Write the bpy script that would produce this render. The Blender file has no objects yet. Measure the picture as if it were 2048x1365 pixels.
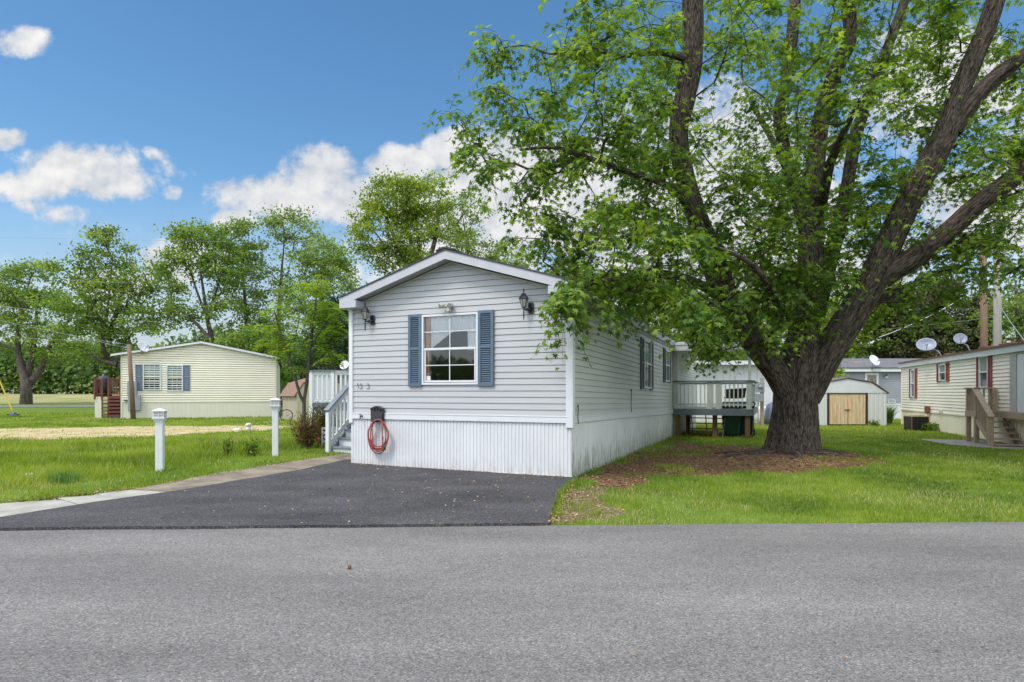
import bpy, bmesh, math, random
import numpy as np
from mathutils import Vector, Matrix

# ------------------------------------------------------------------ camera, world, sun
S = bpy.context.scene
COL = S.collection
F, HZ, CH = 1220.0, 785.0, 1.36          # focal length in photo pixels, horizon row, camera height
R = math.radians
cam = bpy.data.cameras.new('camera'); co = bpy.data.objects.new('camera', cam); COL.objects.link(co)
co.location = (0, 0, CH); co.rotation_euler = (R(90), 0, 0)
cam.sensor_width = 36; cam.lens = 36*F/2048; cam.shift_y = (HZ-682.5)/2048
cam.clip_start = .05; cam.clip_end = 3000
S.camera = co
S.render.resolution_x = 1024; S.render.resolution_y = 682
S.view_settings.view_transform = 'Standard'; S.view_settings.look = 'None'
S.view_settings.exposure = 0.62; S.view_settings.gamma = 1

SUN_EL, SUN_AZ = R(56), R(226)           # azimuth from +Y clockwise: behind the camera, to the left
sd = bpy.data.lights.new('sun', 'SUN'); sd.energy = 1.7; sd.angle = R(14); sd.color = (1, .94, .85)
so = bpy.data.objects.new('sun', sd); COL.objects.link(so)
sv = Vector((math.sin(SUN_AZ)*math.cos(SUN_EL), math.cos(SUN_AZ)*math.cos(SUN_EL), math.sin(SUN_EL)))
so.rotation_euler = sv.to_track_quat('Z', 'Y').to_euler(); so.location = (-10, -15, 30)

W = bpy.data.worlds.new('World'); S.world = W; W.use_nodes = True
nt = W.node_tree; nt.nodes.clear(); L = nt.links
def N(t, **k):
    n = nt.nodes.new(t)
    for a, b in k.items(): setattr(n, a, b)
    return n
def M(op, a, b=None, c=None, clamp=False):
    n = N('ShaderNodeMath', operation=op); n.use_clamp = clamp
    for i, x in enumerate((a, b, c)):
        if x is None: continue
        if isinstance(x, (int, float)): n.inputs[i].default_value = x
        else: L.new(x, n.inputs[i])
    return n.outputs[0]
def VM(op, a, b):
    n = N('ShaderNodeVectorMath', operation=op)
    for i, x in enumerate((a, b)):
        if isinstance(x, tuple): n.inputs[i].default_value = x
        else: L.new(x, n.inputs[i])
    return n.outputs['Value'] if op == 'DOT_PRODUCT' else n.outputs[0]
def smooth(x, a, b):
    n = N('ShaderNodeMapRange', interpolation_type='SMOOTHSTEP'); L.new(x, n.inputs[0])
    n.inputs[1].default_value = a; n.inputs[2].default_value = b
    return n.outputs[0]
tc = N('ShaderNodeTexCoord'); sx = N('ShaderNodeSeparateXYZ'); L.new(tc.outputs['Generated'], sx.inputs[0])
yy = M('MAXIMUM', sx.outputs[1], .06)
cxn = N('ShaderNodeCombineXYZ'); L.new(M('DIVIDE', sx.outputs[0], yy), cxn.inputs[0]); L.new(M('DIVIDE', sx.outputs[2], yy), cxn.inputs[1])
ae = cxn.outputs[0]
sky = N('ShaderNodeTexSky'); sky.sky_type = 'NISHITA'; sky.sun_disc = False
sky.sun_elevation = SUN_EL; sky.sun_rotation = SUN_AZ; sky.air_density = 1.1; sky.dust_density = .4; sky.ozone_density = 2.2
hs = N('ShaderNodeHueSaturation'); hs.inputs['Saturation'].default_value = 1.22; hs.inputs['Hue'].default_value = .495; L.new(sky.outputs[0], hs.inputs['Color'])
bs = N('ShaderNodeBackground'); L.new(hs.outputs[0], bs.inputs[0]); bs.inputs[1].default_value = .108
# clouds: (photo px x, px y, rx, ry, weight)
BL = [(42,84,62,34,1),(8,278,44,24,1),(170,340,172,56,.95),(60,372,120,34,1),(250,365,90,40,.9),(130,432,90,34,.42),(300,312,40,28,.45),(340,385,34,22,.5),
      (190,470,90,34,.4),(60,410,60,30,.35),(640,350,80,62,1.1),(560,400,130,52,1.1),(475,440,60,30,.9),(690,400,90,60,1),(815,330,85,40,1.05),(915,305,85,44,1.1),(890,400,170,80,1),
      (1080,390,260,130,1.2),(1400,330,300,160,.9),(360,520,110,60,.85),(250,570,180,50,.7),(900,520,230,80,.9),(1500,560,420,150,1),
      (1900,130,140,90,1.2),(1830,190,130,120,1.1),(1450,420,330,180,1.0),(2010,410,170,120,1),(2150,300,160,200,1),(1980,190,110,60,.8)]
acc = None
for px, py, rx, ry, w in BL:
    d = VM('MULTIPLY', VM('SUBTRACT', ae, ((px-1024)/F, (HZ-py)/F, 0)), (F/rx, F/ry, 0))
    v = M('SUBTRACT', w, VM('DOT_PRODUCT', d, d))
    acc = v if acc is None else M('MAXIMUM', acc, v)
acc = M('MAXIMUM', acc, -1.5)
nz = N('ShaderNodeTexNoise'); nz.inputs['Scale'].default_value = 9; nz.inputs['Detail'].default_value = 9; nz.inputs['Roughness'].default_value = .62; nz.inputs['Distortion'].default_value = .5; L.new(ae, nz.inputs['Vector'])
n2 = N('ShaderNodeTexNoise'); n2.inputs['Scale'].default_value = 26; n2.inputs['Detail'].default_value = 6; L.new(ae, n2.inputs['Vector'])
f1 = M('ADD', M('ADD', acc, .22), M('MULTIPLY', M('SUBTRACT', nz.outputs[0], .5), 2.7))
f1 = M('ADD', f1, M('MULTIPLY', M('SUBTRACT', n2.outputs[0], .5), 1.4))
n5 = N('ShaderNodeTexNoise'); n5.inputs['Scale'].default_value = 75; n5.inputs['Detail'].default_value = 5; n5.inputs['Roughness'].default_value = .65; L.new(ae, n5.inputs['Vector'])
f1 = M('ADD', f1, M('MULTIPLY', M('SUBTRACT', n5.outputs[0], .5), .8))
m_front = smooth(f1, -.05, .90)
hz = smooth(cxn.outputs[0] if False else M('DIVIDE', sx.outputs[2], yy), .36, .06)          # pale veil low over the horizon
m_front = M('MAXIMUM', m_front, M('MULTIPLY', hz, .72))
n3 = N('ShaderNodeTexNoise'); n3.inputs['Scale'].default_value = 2.2; n3.inputs['Detail'].default_value = 7; L.new(tc.outputs['Generated'], n3.inputs['Vector'])
m_back = smooth(n3.outputs[0], .36, .54)
up = M('DIVIDE', sx.outputs[2], yy)
fr = M('MULTIPLY', smooth(sx.outputs[1], .15, .4), smooth(up, 1.15, .85))
mk = N('ShaderNodeMix'); L.new(fr, mk.inputs[0]); L.new(m_back, mk.inputs[2]); L.new(m_front, mk.inputs[3])
n4 = N('ShaderNodeTexNoise'); n4.inputs['Scale'].default_value = 5; n4.inputs['Detail'].default_value = 5
mp = N('ShaderNodeMapping'); mp.inputs['Location'].default_value = (3, 1.3, 0); L.new(ae, mp.inputs[0]); L.new(mp.outputs[0], n4.inputs['Vector'])
mp2 = N('ShaderNodeMapping'); mp2.inputs['Location'].default_value = (.006, -.014, 0); L.new(ae, mp2.inputs[0])
nzs = N('ShaderNodeTexNoise'); nzs.inputs['Scale'].default_value = 26; nzs.inputs['Detail'].default_value = 6; L.new(mp2.outputs[0], nzs.inputs['Vector'])
rel = M('MULTIPLY', M('SUBTRACT', n2.outputs[0], nzs.outputs[0]),  .45)
cr = N('ShaderNodeValToRGB'); L.new(M('ADD', rel, M('ADD', M('MULTIPLY', n4.outputs[0], .6), M('MULTIPLY', f1, .10))), cr.inputs[0])
cr.color_ramp.elements[0].position = .20; cr.color_ramp.elements[0].color = (.56, .61, .69, 1)
cr.color_ramp.elements[1].position = .55; cr.color_ramp.elements[1].color = (.975, .965, .945, 1)
bc = N('ShaderNodeBackground'); L.new(cr.outputs[0], bc.inputs[0]); L.new(M('SUBTRACT', 2.1, M('MULTIPLY', fr, 1.47)), bc.inputs[1])
mx = N('ShaderNodeMixShader'); L.new(mk.outputs[0], mx.inputs[0]); L.new(bs.outputs[0], mx.inputs[1]); L.new(bc.outputs[0], mx.inputs[2])
wo = N('ShaderNodeOutputWorld'); L.new(mx.outputs[0], wo.inputs[0])

# ------------------------------------------------------------------ helpers
rng = np.random.default_rng(7); random.seed(7)
def tag(o, label=None, cat=None, group=None, kind=None):
    if label: o['label'] = label
    if cat: o['category'] = cat
    if group: o['group'] = group
    if kind: o['kind'] = kind
    return o
def empty(name, loc, rz=0, label=None, cat=None, group=None, parent=None):
    o = bpy.data.objects.new(name, None); COL.objects.link(o); o.location = loc; o.rotation_euler = (0, 0, rz)
    o.empty_display_size = .2
    if parent: o.parent = parent
    return tag(o, label, cat, group)
def P(px, py, Y): return np.array(((px-1024)/F*Y, Y, CH+(HZ-py)*Y/F))
def G(px, py):
    Y = CH*F/(py-HZ); return ((px-1024)/F*Y, Y)
def sst(x, a, b):
    t = np.clip((x-a)/(b-a), 0, 1); return t*t*(3-2*t)
def gh(x, y):
    x = np.asarray(x, float); y = np.asarray(y, float)
    z = .085*np.exp(-((x+6.0)/3.0)**2-((y-13.2)/3.2)**2)
    z = z + 1.05*sst(y, 64, 112) + .22*sst(y, 24, 34)*sst(-x, 2, 9)*sst(-y, -46, -38)*0
    z = z + .10*np.exp(-((x-5.9)**2+(y-12.8)**2)/2.6)
    return z
def vnoise(x, y, s, seed=0):
    x = np.asarray(x, float)*s+100+seed*17.3; y = np.asarray(y, float)*s+100+seed*9.1
    xi = np.floor(x).astype(int); yi = np.floor(y).astype(int); fx = x-xi; fy = y-yi
    fx = fx*fx*(3-2*fx); fy = fy*fy*(3-2*fy)
    def h(a, b): 
        v = np.sin(a*127.1+b*311.7+seed*74.7)*43758.5453; return v-np.floor(v)
    return (h(xi, yi)*(1-fx)+h(xi+1, yi)*fx)*(1-fy)+(h(xi, yi+1)*(1-fx)+h(xi+1, yi+1)*fx)*fy
def fbm(x, y, s, seed=0):
    return .5*vnoise(x, y, s, seed)+.3*vnoise(x, y, s*2.1, seed+1)+.2*vnoise(x, y, s*4.3, seed+2)
def inpoly(x, y, poly):
    x = np.asarray(x, float); y = np.asarray(y, float); r = np.zeros(x.shape, bool); n = len(poly)
    for i in range(n):
        x1, y1 = poly[i]; x2, y2 = poly[(i+1) % n]
        c = ((y1 > y) != (y2 > y)); 
        with np.errstate(divide='ignore', invalid='ignore'):
            r ^= c & (x < (x2-x1)*(y-y1)/(y2-y1+1e-12)+x1)
    return r

# materials ---------------------------------------------------------
def mat(name, col, rough=.6, var=.12, scale=6, bump=0, bscale=40, metal=0, col2=None, detail=5, stretch=(1, 1, 1), spec=.5, coord='Object', lo=.3, hi=.7):
    m = bpy.data.materials.new(name); m.use_nodes = True; t = m.node_tree; b = t.nodes['Principled BSDF']
    b.inputs['Roughness'].default_value = rough; b.inputs['Metallic'].default_value = metal; b.inputs['Specular IOR Level'].default_value = spec
    c = t.nodes.new('ShaderNodeTexCoord'); mp = t.nodes.new('ShaderNodeMapping'); mp.inputs['Scale'].default_value = stretch
    t.links.new(c.outputs[coord], mp.inputs[0])
    n = t.nodes.new('ShaderNodeTexNoise'); n.inputs['Scale'].default_value = scale; n.inputs['Detail'].default_value = detail; n.inputs['Roughness'].default_value = .6
    t.links.new(mp.outputs[0], n.inputs['Vector'])
    r = t.nodes.new('ShaderNodeValToRGB'); t.links.new(n.outputs[0], r.inputs[0])
    if col2 is None:
        c1 = tuple(x*(1-var) for x in col); c2 = tuple(min(1, x*(1+var)) for x in col)
    else: c1, c2 = col, col2
    r.color_ramp.elements[0].position = lo; r.color_ramp.elements[0].color = (*c1, 1)
    r.color_ramp.elements[1].position = hi; r.color_ramp.elements[1].color = (*c2, 1)
    t.links.new(r.outputs[0], b.inputs['Base Color'])
    if bump:
        n2 = t.nodes.new('ShaderNodeTexNoise'); n2.inputs['Scale'].default_value = bscale; n2.inputs['Detail'].default_value = 4
        t.links.new(mp.outputs[0], n2.inputs['Vector'])
        bp = t.nodes.new('ShaderNodeBump'); bp.inputs['Strength'].default_value = bump; bp.inputs['Distance'].default_value = .01
        t.links.new(n2.outputs[0], bp.inputs['Height']); t.links.new(bp.outputs[0], b.inputs['Normal'])
    return m
def leafmat(name, c1, c2, c3, transl=.35, rough=.45):
    m = bpy.data.materials.new(name); m.use_nodes = True; t = m.node_tree; b = t.nodes['Principled BSDF']
    a = t.nodes.new('ShaderNodeAttribute'); a.attribute_name = 'rnd'
    r = t.nodes.new('ShaderNodeValToRGB'); t.links.new(a.outputs['Fac'], r.inputs[0])
    r.color_ramp.elements[0].color = (*c1, 1); r.color_ramp.elements[1].color = (*c3, 1); r.color_ramp.elements[0].position = .05; r.color_ramp.elements[1].position = .97
    if name == 'grass_blade': e9 = r.color_ramp.elements.new(.90); e9.color = (*c3, 1); r.color_ramp.elements[-1].position = .985; r.color_ramp.elements[-1].color = (.48, .42, .20, 1)
    e = r.color_ramp.elements.new(.48); e.color = (*c2, 1)
    t.links.new(r.outputs[0], b.inputs['Base Color']); b.inputs['Roughness'].default_value = rough; b.inputs['Specular IOR Level'].default_value = .35
    tr = t.nodes.new('ShaderNodeBsdfTranslucent')
    h = t.nodes.new('ShaderNodeHueSaturation'); h.inputs['Hue'].default_value = .485; h.inputs['Saturation'].default_value = 1.1; h.inputs['Value'].default_value = 1.5
    t.links.new(r.outputs[0], h.inputs['Color']); t.links.new(h.outputs[0], tr.inputs[0])
    mx = t.nodes.new('ShaderNodeMixShader'); mx.inputs[0].default_value = transl
    t.links.new(b.outputs[0], mx.inputs[1]); t.links.new(tr.outputs[0], mx.inputs[2])
    t.links.new(mx.outputs[0], t.nodes['Material Output'].inputs[0])
    return m
def glassmat(name, tint=(.98, .985, .985)):
    m = bpy.data.materials.new(name); m.use_nodes = True; t = m.node_tree; t.nodes.remove(t.nodes['Principled BSDF'])
    tr = t.nodes.new('ShaderNodeBsdfTransparent'); tr.inputs[0].default_value = (*tint, 1)
    gl = t.nodes.new('ShaderNodeBsdfGlossy'); gl.inputs['Roughness'].default_value = .03
    n = t.nodes.new('ShaderNodeTexNoise'); n.inputs['Scale'].default_value = 2.2; bp = t.nodes.new('ShaderNodeBump'); bp.inputs['Strength'].default_value = .08; bp.inputs['Distance'].default_value = .01
    c = t.nodes.new('ShaderNodeTexCoord'); t.links.new(c.outputs['Object'], n.inputs['Vector']); t.links.new(n.outputs[0], bp.inputs['Height']); t.links.new(bp.outputs[0], gl.inputs['Normal'])
    fr = t.nodes.new('ShaderNodeFresnel'); fr.inputs[0].default_value = 1.6
    a = t.nodes.new('ShaderNodeMath'); a.operation = 'ADD'; a.inputs[1].default_value = .05; t.links.new(fr.outputs[0], a.inputs[0])
    mx = t.nodes.new('ShaderNodeMixShader'); t.links.new(a.outputs[0], mx.inputs[0]); t.links.new(tr.outputs[0], mx.inputs[1]); t.links.new(gl.outputs[0], mx.inputs[2])
    t.links.new(mx.outputs[0], t.nodes['Material Output'].inputs[0]); return m

# mesh builder --------------------------------------------------------
class MB:
    def __init__(s, shear=0): s.v = []; s.f = []; s.sh = shear; s.M = Matrix.Identity(4); s.at = None
    def add(s, vs, fs):
        o = len(s.v)
        for p in vs: s.v.append(s.M @ Vector(p))
        for f in fs: s.f.append(tuple(o+i for i in f))
        return s
    def box(s, x0, x1, y0, y1, z0, z1, rot=None, piv=None):
        vs = [Vector((x, y, z)) for z in (z0, z1) for y in (y0, y1) for x in (x0, x1)]
        if rot is not None:
            c = Vector(piv) if piv else Vector(((x0+x1)/2, (y0+y1)/2, (z0+z1)/2)); vs = [c+rot @ (p-c) for p in vs]
        return s.add(vs, [(0, 2, 3, 1), (4, 5, 7, 6), (0, 1, 5, 4), (2, 6, 7, 3), (0, 4, 6, 2), (1, 3, 7, 5)])
    def beam(s, a, b, w, h, up=(0, 0, 1)):
        a = Vector(a); b = Vector(b); d = (b-a).normalized(); u = Vector(up)
        r = d.cross(u)
        if r.length < 1e-4: r = d.cross(Vector((1, 0, 0)))
        r.normalize(); u = r.cross(d).normalized()
        vs = [p+r*i*w/2+u*j*h/2 for p in (a, b) for j in (-1, 1) for i in (-1, 1)]
        return s.add(vs, [(0, 1, 3, 2), (4, 6, 7, 5), (0, 4, 5, 1), (2, 3, 7, 6), (0, 2, 6, 4), (1, 5, 7, 3)])
    def prism(s, poly, axis, a, b):     # poly in the two other axes, extruded along axis from a to b
        def mk(p, t):
            if axis == 'y': return (p[0], t, p[1])
            if axis == 'x': return (t, p[0], p[1])
            return (p[0], p[1], t)
        n = len(poly); vs = [mk(p, a) for p in poly]+[mk(p, b) for p in poly]
        fs = [tuple(range(n)), tuple(range(2*n-1, n-1, -1))]+[(i, n+i, n+(i+1) % n, (i+1) % n) for i in range(n)]
        return s.add(vs, fs)
    def tube(s, pts, rad, n=8, cap=True):
        pts = [Vector(p) for p in pts]; k = len(pts)
        if not hasattr(rad, '__len__'): rad = [rad]*k
        t0 = (pts[1]-pts[0]).normalized(); r = t0.orthogonal().normalized(); vs = []
        for i in range(k):
            t = (pts[min(i+1, k-1)]-pts[max(i-1, 0)])
            t = t.normalized() if t.length > 1e-9 else t0
            r = (r-t*r.dot(t)); r = r.normalized() if r.length > 1e-6 else t.orthogonal().normalized(); b = t.cross(r)
            for j in range(n):
                a = 2*math.pi*j/n; vs.append(pts[i]+(r*math.cos(a)+b*math.sin(a))*rad[i])
        fs = [(i*n+j, i*n+(j+1) % n, (i+1)*n+(j+1) % n, (i+1)*n+j) for i in range(k-1) for j in range(n)]
        if cap: fs += [tuple(range(n-1, -1, -1)), tuple(range((k-1)*n, k*n))]
        return s.add(vs, fs)
    def lathe(s, prof, n=16, c=(0, 0, 0), axis=None):   # prof: (r,z) list
        q = Vector(axis).to_track_quat('Z', 'Y').to_matrix() if axis is not None else Matrix.Identity(3)
        vs = []
        for r_, z_ in prof:
            for j in range(n):
                a = 2*math.pi*(j+.5)/n; vs.append(Vector(c)+q @ Vector((r_*math.cos(a), r_*math.sin(a), z_)))
        k = len(prof)
        fs = [(i*n+j, i*n+(j+1) % n, (i+1)*n+(j+1) % n, (i+1)*n+j) for i in range(k-1) for j in range(n)]
        fs += [tuple(range(n-1, -1, -1)), tuple(range((k-1)*n, k*n))]
        return s.add(vs, fs)
    def build(s, name, m, parent=None, smooth=False, bevel=0, loc=None, rz=0):
        vs = s.v
        if s.sh: vs = [Vector((p.x, p.y, p.z-s.sh*p.y)) for p in vs]
        me = bpy.data.meshes.new(name); me.from_pydata([tuple(p) for p in vs], [], s.f)
        if m: me.materials.append(m)
        if smooth: me.polygons.foreach_set('use_smooth', [True]*len(me.polygons))
        me.update(); o = bpy.data.objects.new(name, me); COL.objects.link(o)
        if parent: o.parent = parent
        if loc is not None: o.location = loc; o.rotation_euler = (0, 0, rz)
        if bevel:
            b = o.modifiers.new('b', 'BEVEL'); b.width = bevel; b.segments = 2; b.limit_method = 'ANGLE'
        return o
def fast_mesh(name, V, Fc, m, attrs=None, parent=None, smooth=False):
    V = np.ascontiguousarray(V, dtype=np.float32); Fc = np.ascontiguousarray(Fc, dtype=np.int32); nf, k = Fc.shape
    me = bpy.data.meshes.new(name); me.vertices.add(len(V)); me.vertices.foreach_set('co', V.ravel())
    me.loops.add(nf*k); me.loops.foreach_set('vertex_index', Fc.ravel())
    me.polygons.add(nf); me.polygons.foreach_set('loop_start', np.arange(0, nf*k, k, dtype=np.int32))
    me.polygons.foreach_set('loop_total', np.full(nf, k, dtype=np.int32))
    if smooth: me.polygons.foreach_set('use_smooth', np.ones(nf, bool))
    me.materials.append(m); me.update(calc_edges=True); me.validate()
    for a, v in (attrs or {}).items():
        if v.ndim == 2:
            at = me.attributes.new(a, 'FLOAT_VECTOR', 'POINT'); at.data.foreach_set('vector', v.astype(np.float32).ravel())
        else:
            at = me.attributes.new(a, 'FLOAT', 'POINT'); at.data.foreach_set('value', v.astype(np.float32))
    o = bpy.data.objects.new(name, me); COL.objects.link(o)
    if parent: o.parent = parent
    return o
def copy_tree(o, parent=None, label=None, loc=None, rz=None):
    c = o.copy(); COL.objects.link(c)
    if parent: c.parent = parent
    if label: c['label'] = label
    if loc is not None: c.location = loc
    if rz is not None: c.rotation_euler = (0, 0, rz)
    for ch in list(o.children): copy_tree(ch, c)
    return c

# ------------------------------------------------------------------ palette
M_white = mat('white_vinyl', (.62, .63, .65), .45, .05, 3)
M_side = mat('pale_grey_siding', (.425, .430, .436), .5, .045, 1.2, bump=.12, bscale=25, stretch=(1, 1, 5))
M_side2 = mat('pale_grey_siding_weathered', (.44, .45, .41), .55, .12, .9, col2=(.53, .54, .51), stretch=(1, .5, 1.4))
M_skirt = mat('white_skirting', (.64, .645, .655), .5, .05, 2, stretch=(1, 1, .5))
M_trimw = mat('white_trim', (.63, .635, .65), .45, .04, 4)
M_shut = mat('blue_grey_shutter', (.085, .13, .18), .45, .12, 9)
M_shingle = mat('dark_shingle', (.06, .058, .06), .9, .35, 14, bump=.5, bscale=60)
M_black = mat('black_metal', (.012, .014, .02), .35, .2, 20)
M_graypaint = mat('slate_grey_paint', (.13, .15, .18), .5, .12, 6)
M_graypaint2 = mat('mid_grey_paint', (.20, .22, .26), .5, .12, 6)
M_paintw = mat('painted_wood_white', (.66, .67, .68), .5, .06, 8, bump=.15, stretch=(1, 1, .2))
M_paintg = mat('painted_wood_pale', (.52, .55, .51), .55, .10, 6)
M_glass = glassmat('window_glass')
M_dglass = mat('dark_window_glass', (.035, .05, .052), .06, .5, 3, spec=.8)
M_lglass = mat('curtained_window_glass', (.16, .22, .21), .1, .25, 5, spec=.8)
M_hose = mat('red_hose_rubber', (.28, .055, .035), .4, .2, 12)
M_plastic = mat('dark_plastic', (.03, .03, .035), .4, .2, 15)
M_metal = mat('grey_metal', (.30, .32, .34), .4, .1, 10, metal=.3)
M_dish = mat('dish_grey', (.23, .26, .33), .4, .08, 6)
M_wood = mat('weathered_wood', (.24, .165, .105), .8, .3, 5, col2=(.42, .33, .24), bump=.3, stretch=(6, 6, .8))
M_redwood = mat('red_stained_wood', (.11, .028, .018), .65, .2, 6, col2=(.17, .05, .035), bump=.2)
M_polew = mat('pole_wood', (.15, .085, .06), .85, .3, 5, col2=(.22, .14, .10), bump=.4, stretch=(8, 8, .6))
M_cream = mat('cream_siding', (.76, .715, .57), .5, .05, 1)
M_creamskirt = mat('cream_skirting', (.66, .62, .50), .55, .05, 2, stretch=(3, 3, .3))
M_cream2 = mat('warm_white_siding', (.82, .76, .64), .5, .05, 1)
M_cream2s = mat('warm_white_skirting', (.78, .71, .54), .5, .06, 2)
M_greysid = mat('grey_siding', (.27, .28, .31), .55, .06, 2)
M_greyroof = mat('grey_shingle', (.13, .13, .145), .9, .2, 8)
M_brownroof = mat('brown_shingle', (.17, .08, .06), .9, .25, 14, bump=.4)
M_redshut = mat('faded_red_shutter', (.26, .06, .06), .6, .15, 10)
M_blueshut = mat('faded_blue_shutter', (.13, .17, .25), .6, .12, 10)

# ------------------------------------------------------------------ ground
SW1 = [G(-300, 1068), G(0, 1012), G(255, 985), G(345, 989), G(180, 1012), G(0, 1042), G(-300, 1100)]
SW2 = [G(258, 984.5), G(430, 953), G(560, 934), G(690, 914), G(712, 912), G(708, 925), G(600, 946), G(345, 988.5)]
DRV = [G(-60, 1052), G(0, 1041), G(180, 1011), G(345, 988.5), G(600, 946), (-3.22, 11.75), (-2.6, 12.0), (-1.0, 11.0), (1.0, 9.62), G(1158, 962), G(1142, 972), G(1122, 990), G(1110, 1012), G(1103, 1030), G(1096, 1052.5), G(500, 1058.5), G(-60, 1063)]
STR = [(-60, 5.2), G(0, 1062), G(1095, 1052.3), G(2048, 1045), (60, 6.8+3.5), (60, -5), (-60, -7)]
MUL = [G(*p) for p in ((1150, 960), (1345, 884), (1400, 888), (1500, 893), (1560, 900), (1650, 903), (1720, 911), (1785, 930), (1730, 938), (1660, 939), (1600, 945), (1500, 944), (1400, 955), (1330, 952), (1260, 966), (1235, 984), (1180, 980))]
GRV = [G(*p) for p in ((1106, 1048), (1118, 1000), (1150, 975), (1200, 972), (1215, 1000), (1265, 1022), (1235, 1042), (1165, 1049))]
DIRT = [(-30, 11), (-13.9, 16.3), (-9.7, 20.2), (-7.6, 24), (-8.6, 25.2), (-14, 24.6), (-19, 22.9), (-36, 17.5)]
PAD = [G(*p) for p in ((1835, 879), (1960, 882), (2048, 893), (2120, 905), (2010, 899), (1900, 891))]
th = R(-23.7); HO = Vector((.9335, 9.57, 0)); HC, HS = math.cos(th), math.sin(th)
def hw(x, y): return (HO.x+HC*x-HS*y, HO.y+HS*x+HC*y)     # home frame -> world
HOME = [hw(-4.3, 0), hw(0, 0), hw(0, 15.5), hw(-4.3, 15.5)]
def soft(x, y, poly, w, seed):     # soft noisy membership, polygon jittered by noise
    dx = (fbm(x, y, 1.3, seed)-.5)*w*2; dy = (fbm(x, y, 1.3, seed+5)-.5)*w*2
    return inpoly(x+dx, y+dy, poly).astype(float)

xs = np.unique(np.concatenate([np.arange(-24, 24.01, .2), np.linspace(-80, -24, 50), np.linspace(24, 80, 40), [-900, -500, -300, -200, -140, -110, 110, 140, 200, 300, 500, 900]]))
ys = np.unique(np.concatenate([np.arange(4, 30.01, .2), np.linspace(30, 70, 60), np.linspace(70, 125, 40), np.linspace(-30, 4, 20), [-900, -300, -100, -60, 140, 180, 260, 400, 700, 1500]]))
gx, gy = np.meshgrid(xs, ys); nx, ny = len(xs), len(ys)
gz = gh(gx, gy)
idx = np.arange(nx*ny).reshape(ny, nx)
Fq = np.stack([idx[:-1, :-1], idx[:-1, 1:], idx[1:, 1:], idx[1:, :-1]], -1).reshape(-1, 4)
mul = soft(gx, gy, MUL, .5, 3); grv = soft(gx, gy, GRV, .25, 8); drt = soft(gx, gy, DIRT, 1.3, 12)
dry = sst(gy, 66, 74)*sst(-gx, -10, 10)
ground_m = bpy.data.materials.new('ground_soil_and_turf'); ground_m.use_nodes = True
t = ground_m.node_tree; b = t.nodes['Principled BSDF']; b.inputs['Roughness'].default_value = .95; b.inputs['Specular IOR Level'].default_value = .1
def gn(ty, **k):
    n = t.nodes.new(ty)
    for a, v in k.items(): n.inputs[a].default_value = v
    return n
c = gn('ShaderNodeTexCoord')
def noise(s, d=6):
    n = gn('ShaderNodeTexNoise', Scale=s, Detail=d); t.links.new(c.outputs['Object'], n.inputs['Vector']); return n.outputs[0]
def ramp(src, cols):
    r = gn('ShaderNodeValToRGB'); t.links.new(src, r.inputs[0]); e = r.color_ramp.elements
    e[0].position, e[0].color = cols[0][0], (*cols[0][1], 1); e[1].position, e[1].color = cols[-1][0], (*cols[-1][1], 1)
    for p, cc in cols[1:-1]: q = e.new(p); q.color = (*cc, 1)
    return r.outputs[0]
def mixc(f, a, bb):
    n = t.nodes.new('ShaderNodeMix'); n.data_type = 'RGBA'; t.links.new(f, n.inputs[0]); t.links.new(a, n.inputs[6]); t.links.new(bb, n.inputs[7]); return n.outputs[2]
def mask(name, amt=.6, sc=5):
    a = gn('ShaderNodeAttribute'); a.attribute_name = name
    m1 = gn('ShaderNodeMath'); m1.operation = 'MULTIPLY_ADD'; t.links.new(noise(sc), m1.inputs[0]); m1.inputs[1].default_value = amt*2
    m2 = gn('ShaderNodeMath'); m2.operation = 'SUBTRACT'; t.links.new(a.outputs['Fac'], m1.inputs[2]); t.links.new(m1.outputs[0], m2.inputs[0]); m2.inputs[1].default_value = amt
    r = gn('ShaderNodeMapRange'); r.interpolation_type = 'SMOOTHSTEP'; t.links.new(m2.outputs[0], r.inputs[0]); r.inputs[1].default_value = .3; r.inputs[2].default_value = .7
    return r.outputs[0]
turf = ramp(noise(1.1, 9), [(.3, (.075, .12, .018)), (.5, (.12, .20, .028)), (.7, (.18, .26, .05))])
t2 = ramp(noise(30, 5), [(.3, (.03, .055, .01)), (.7, (.20, .28, .05))])
mm = t.nodes.new('ShaderNodeMix'); mm.data_type = 'RGBA'; mm.inputs[0].default_value = .45; t.links.new(turf, mm.inputs[6]); t.links.new(t2, mm.inputs[7])
mulc = ramp(noise(12, 10), [(.3, (.055, .030, .018)), (.47, (.15, .082, .048)), (.6, (.26, .15, .085)), (.74, (.44, .31, .20))])
grvc = ramp(noise(30, 9), [(.3, (.06, .04, .024)), (.45, (.16, .11, .065)), (.6, (.26, .20, .14)), (.75, (.42, .37, .31))])
drtc = ramp(noise(1.6, 9), [(.3, (.30, .27, .10)), (.48, (.42, .34, .18)), (.7, (.56, .45, .28))])
dryc = ramp(noise(.25, 6), [(.3, (.16, .19, .05)), (.5, (.27, .26, .11)), (.7, (.36, .32, .19))])
o = mixc(mask('mulch', .45, 4), mm.outputs[2], mulc); o = mixc(mask('gravel', .5, 6), o, grvc); o = mixc(mask('dirt', .6, 1.5), o, drtc); o = mixc(mask('dry', .3, .3), o, dryc)
t.links.new(o, b.inputs['Base Color'])
bp = gn('ShaderNodeBump', Strength=.9, Distance=.05); t.links.new(noise(14, 8), bp.inputs['Height']); t.links.new(bp.outputs[0], b.inputs['Normal'])
go = fast_mesh('ground', np.stack([gx, gy, gz], -1).reshape(-1, 3), Fq, ground_m, dict(mulch=mul.ravel(), gravel=grv.ravel(), dirt=drt.ravel(), dry=dry.ravel()), smooth=True)
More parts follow.
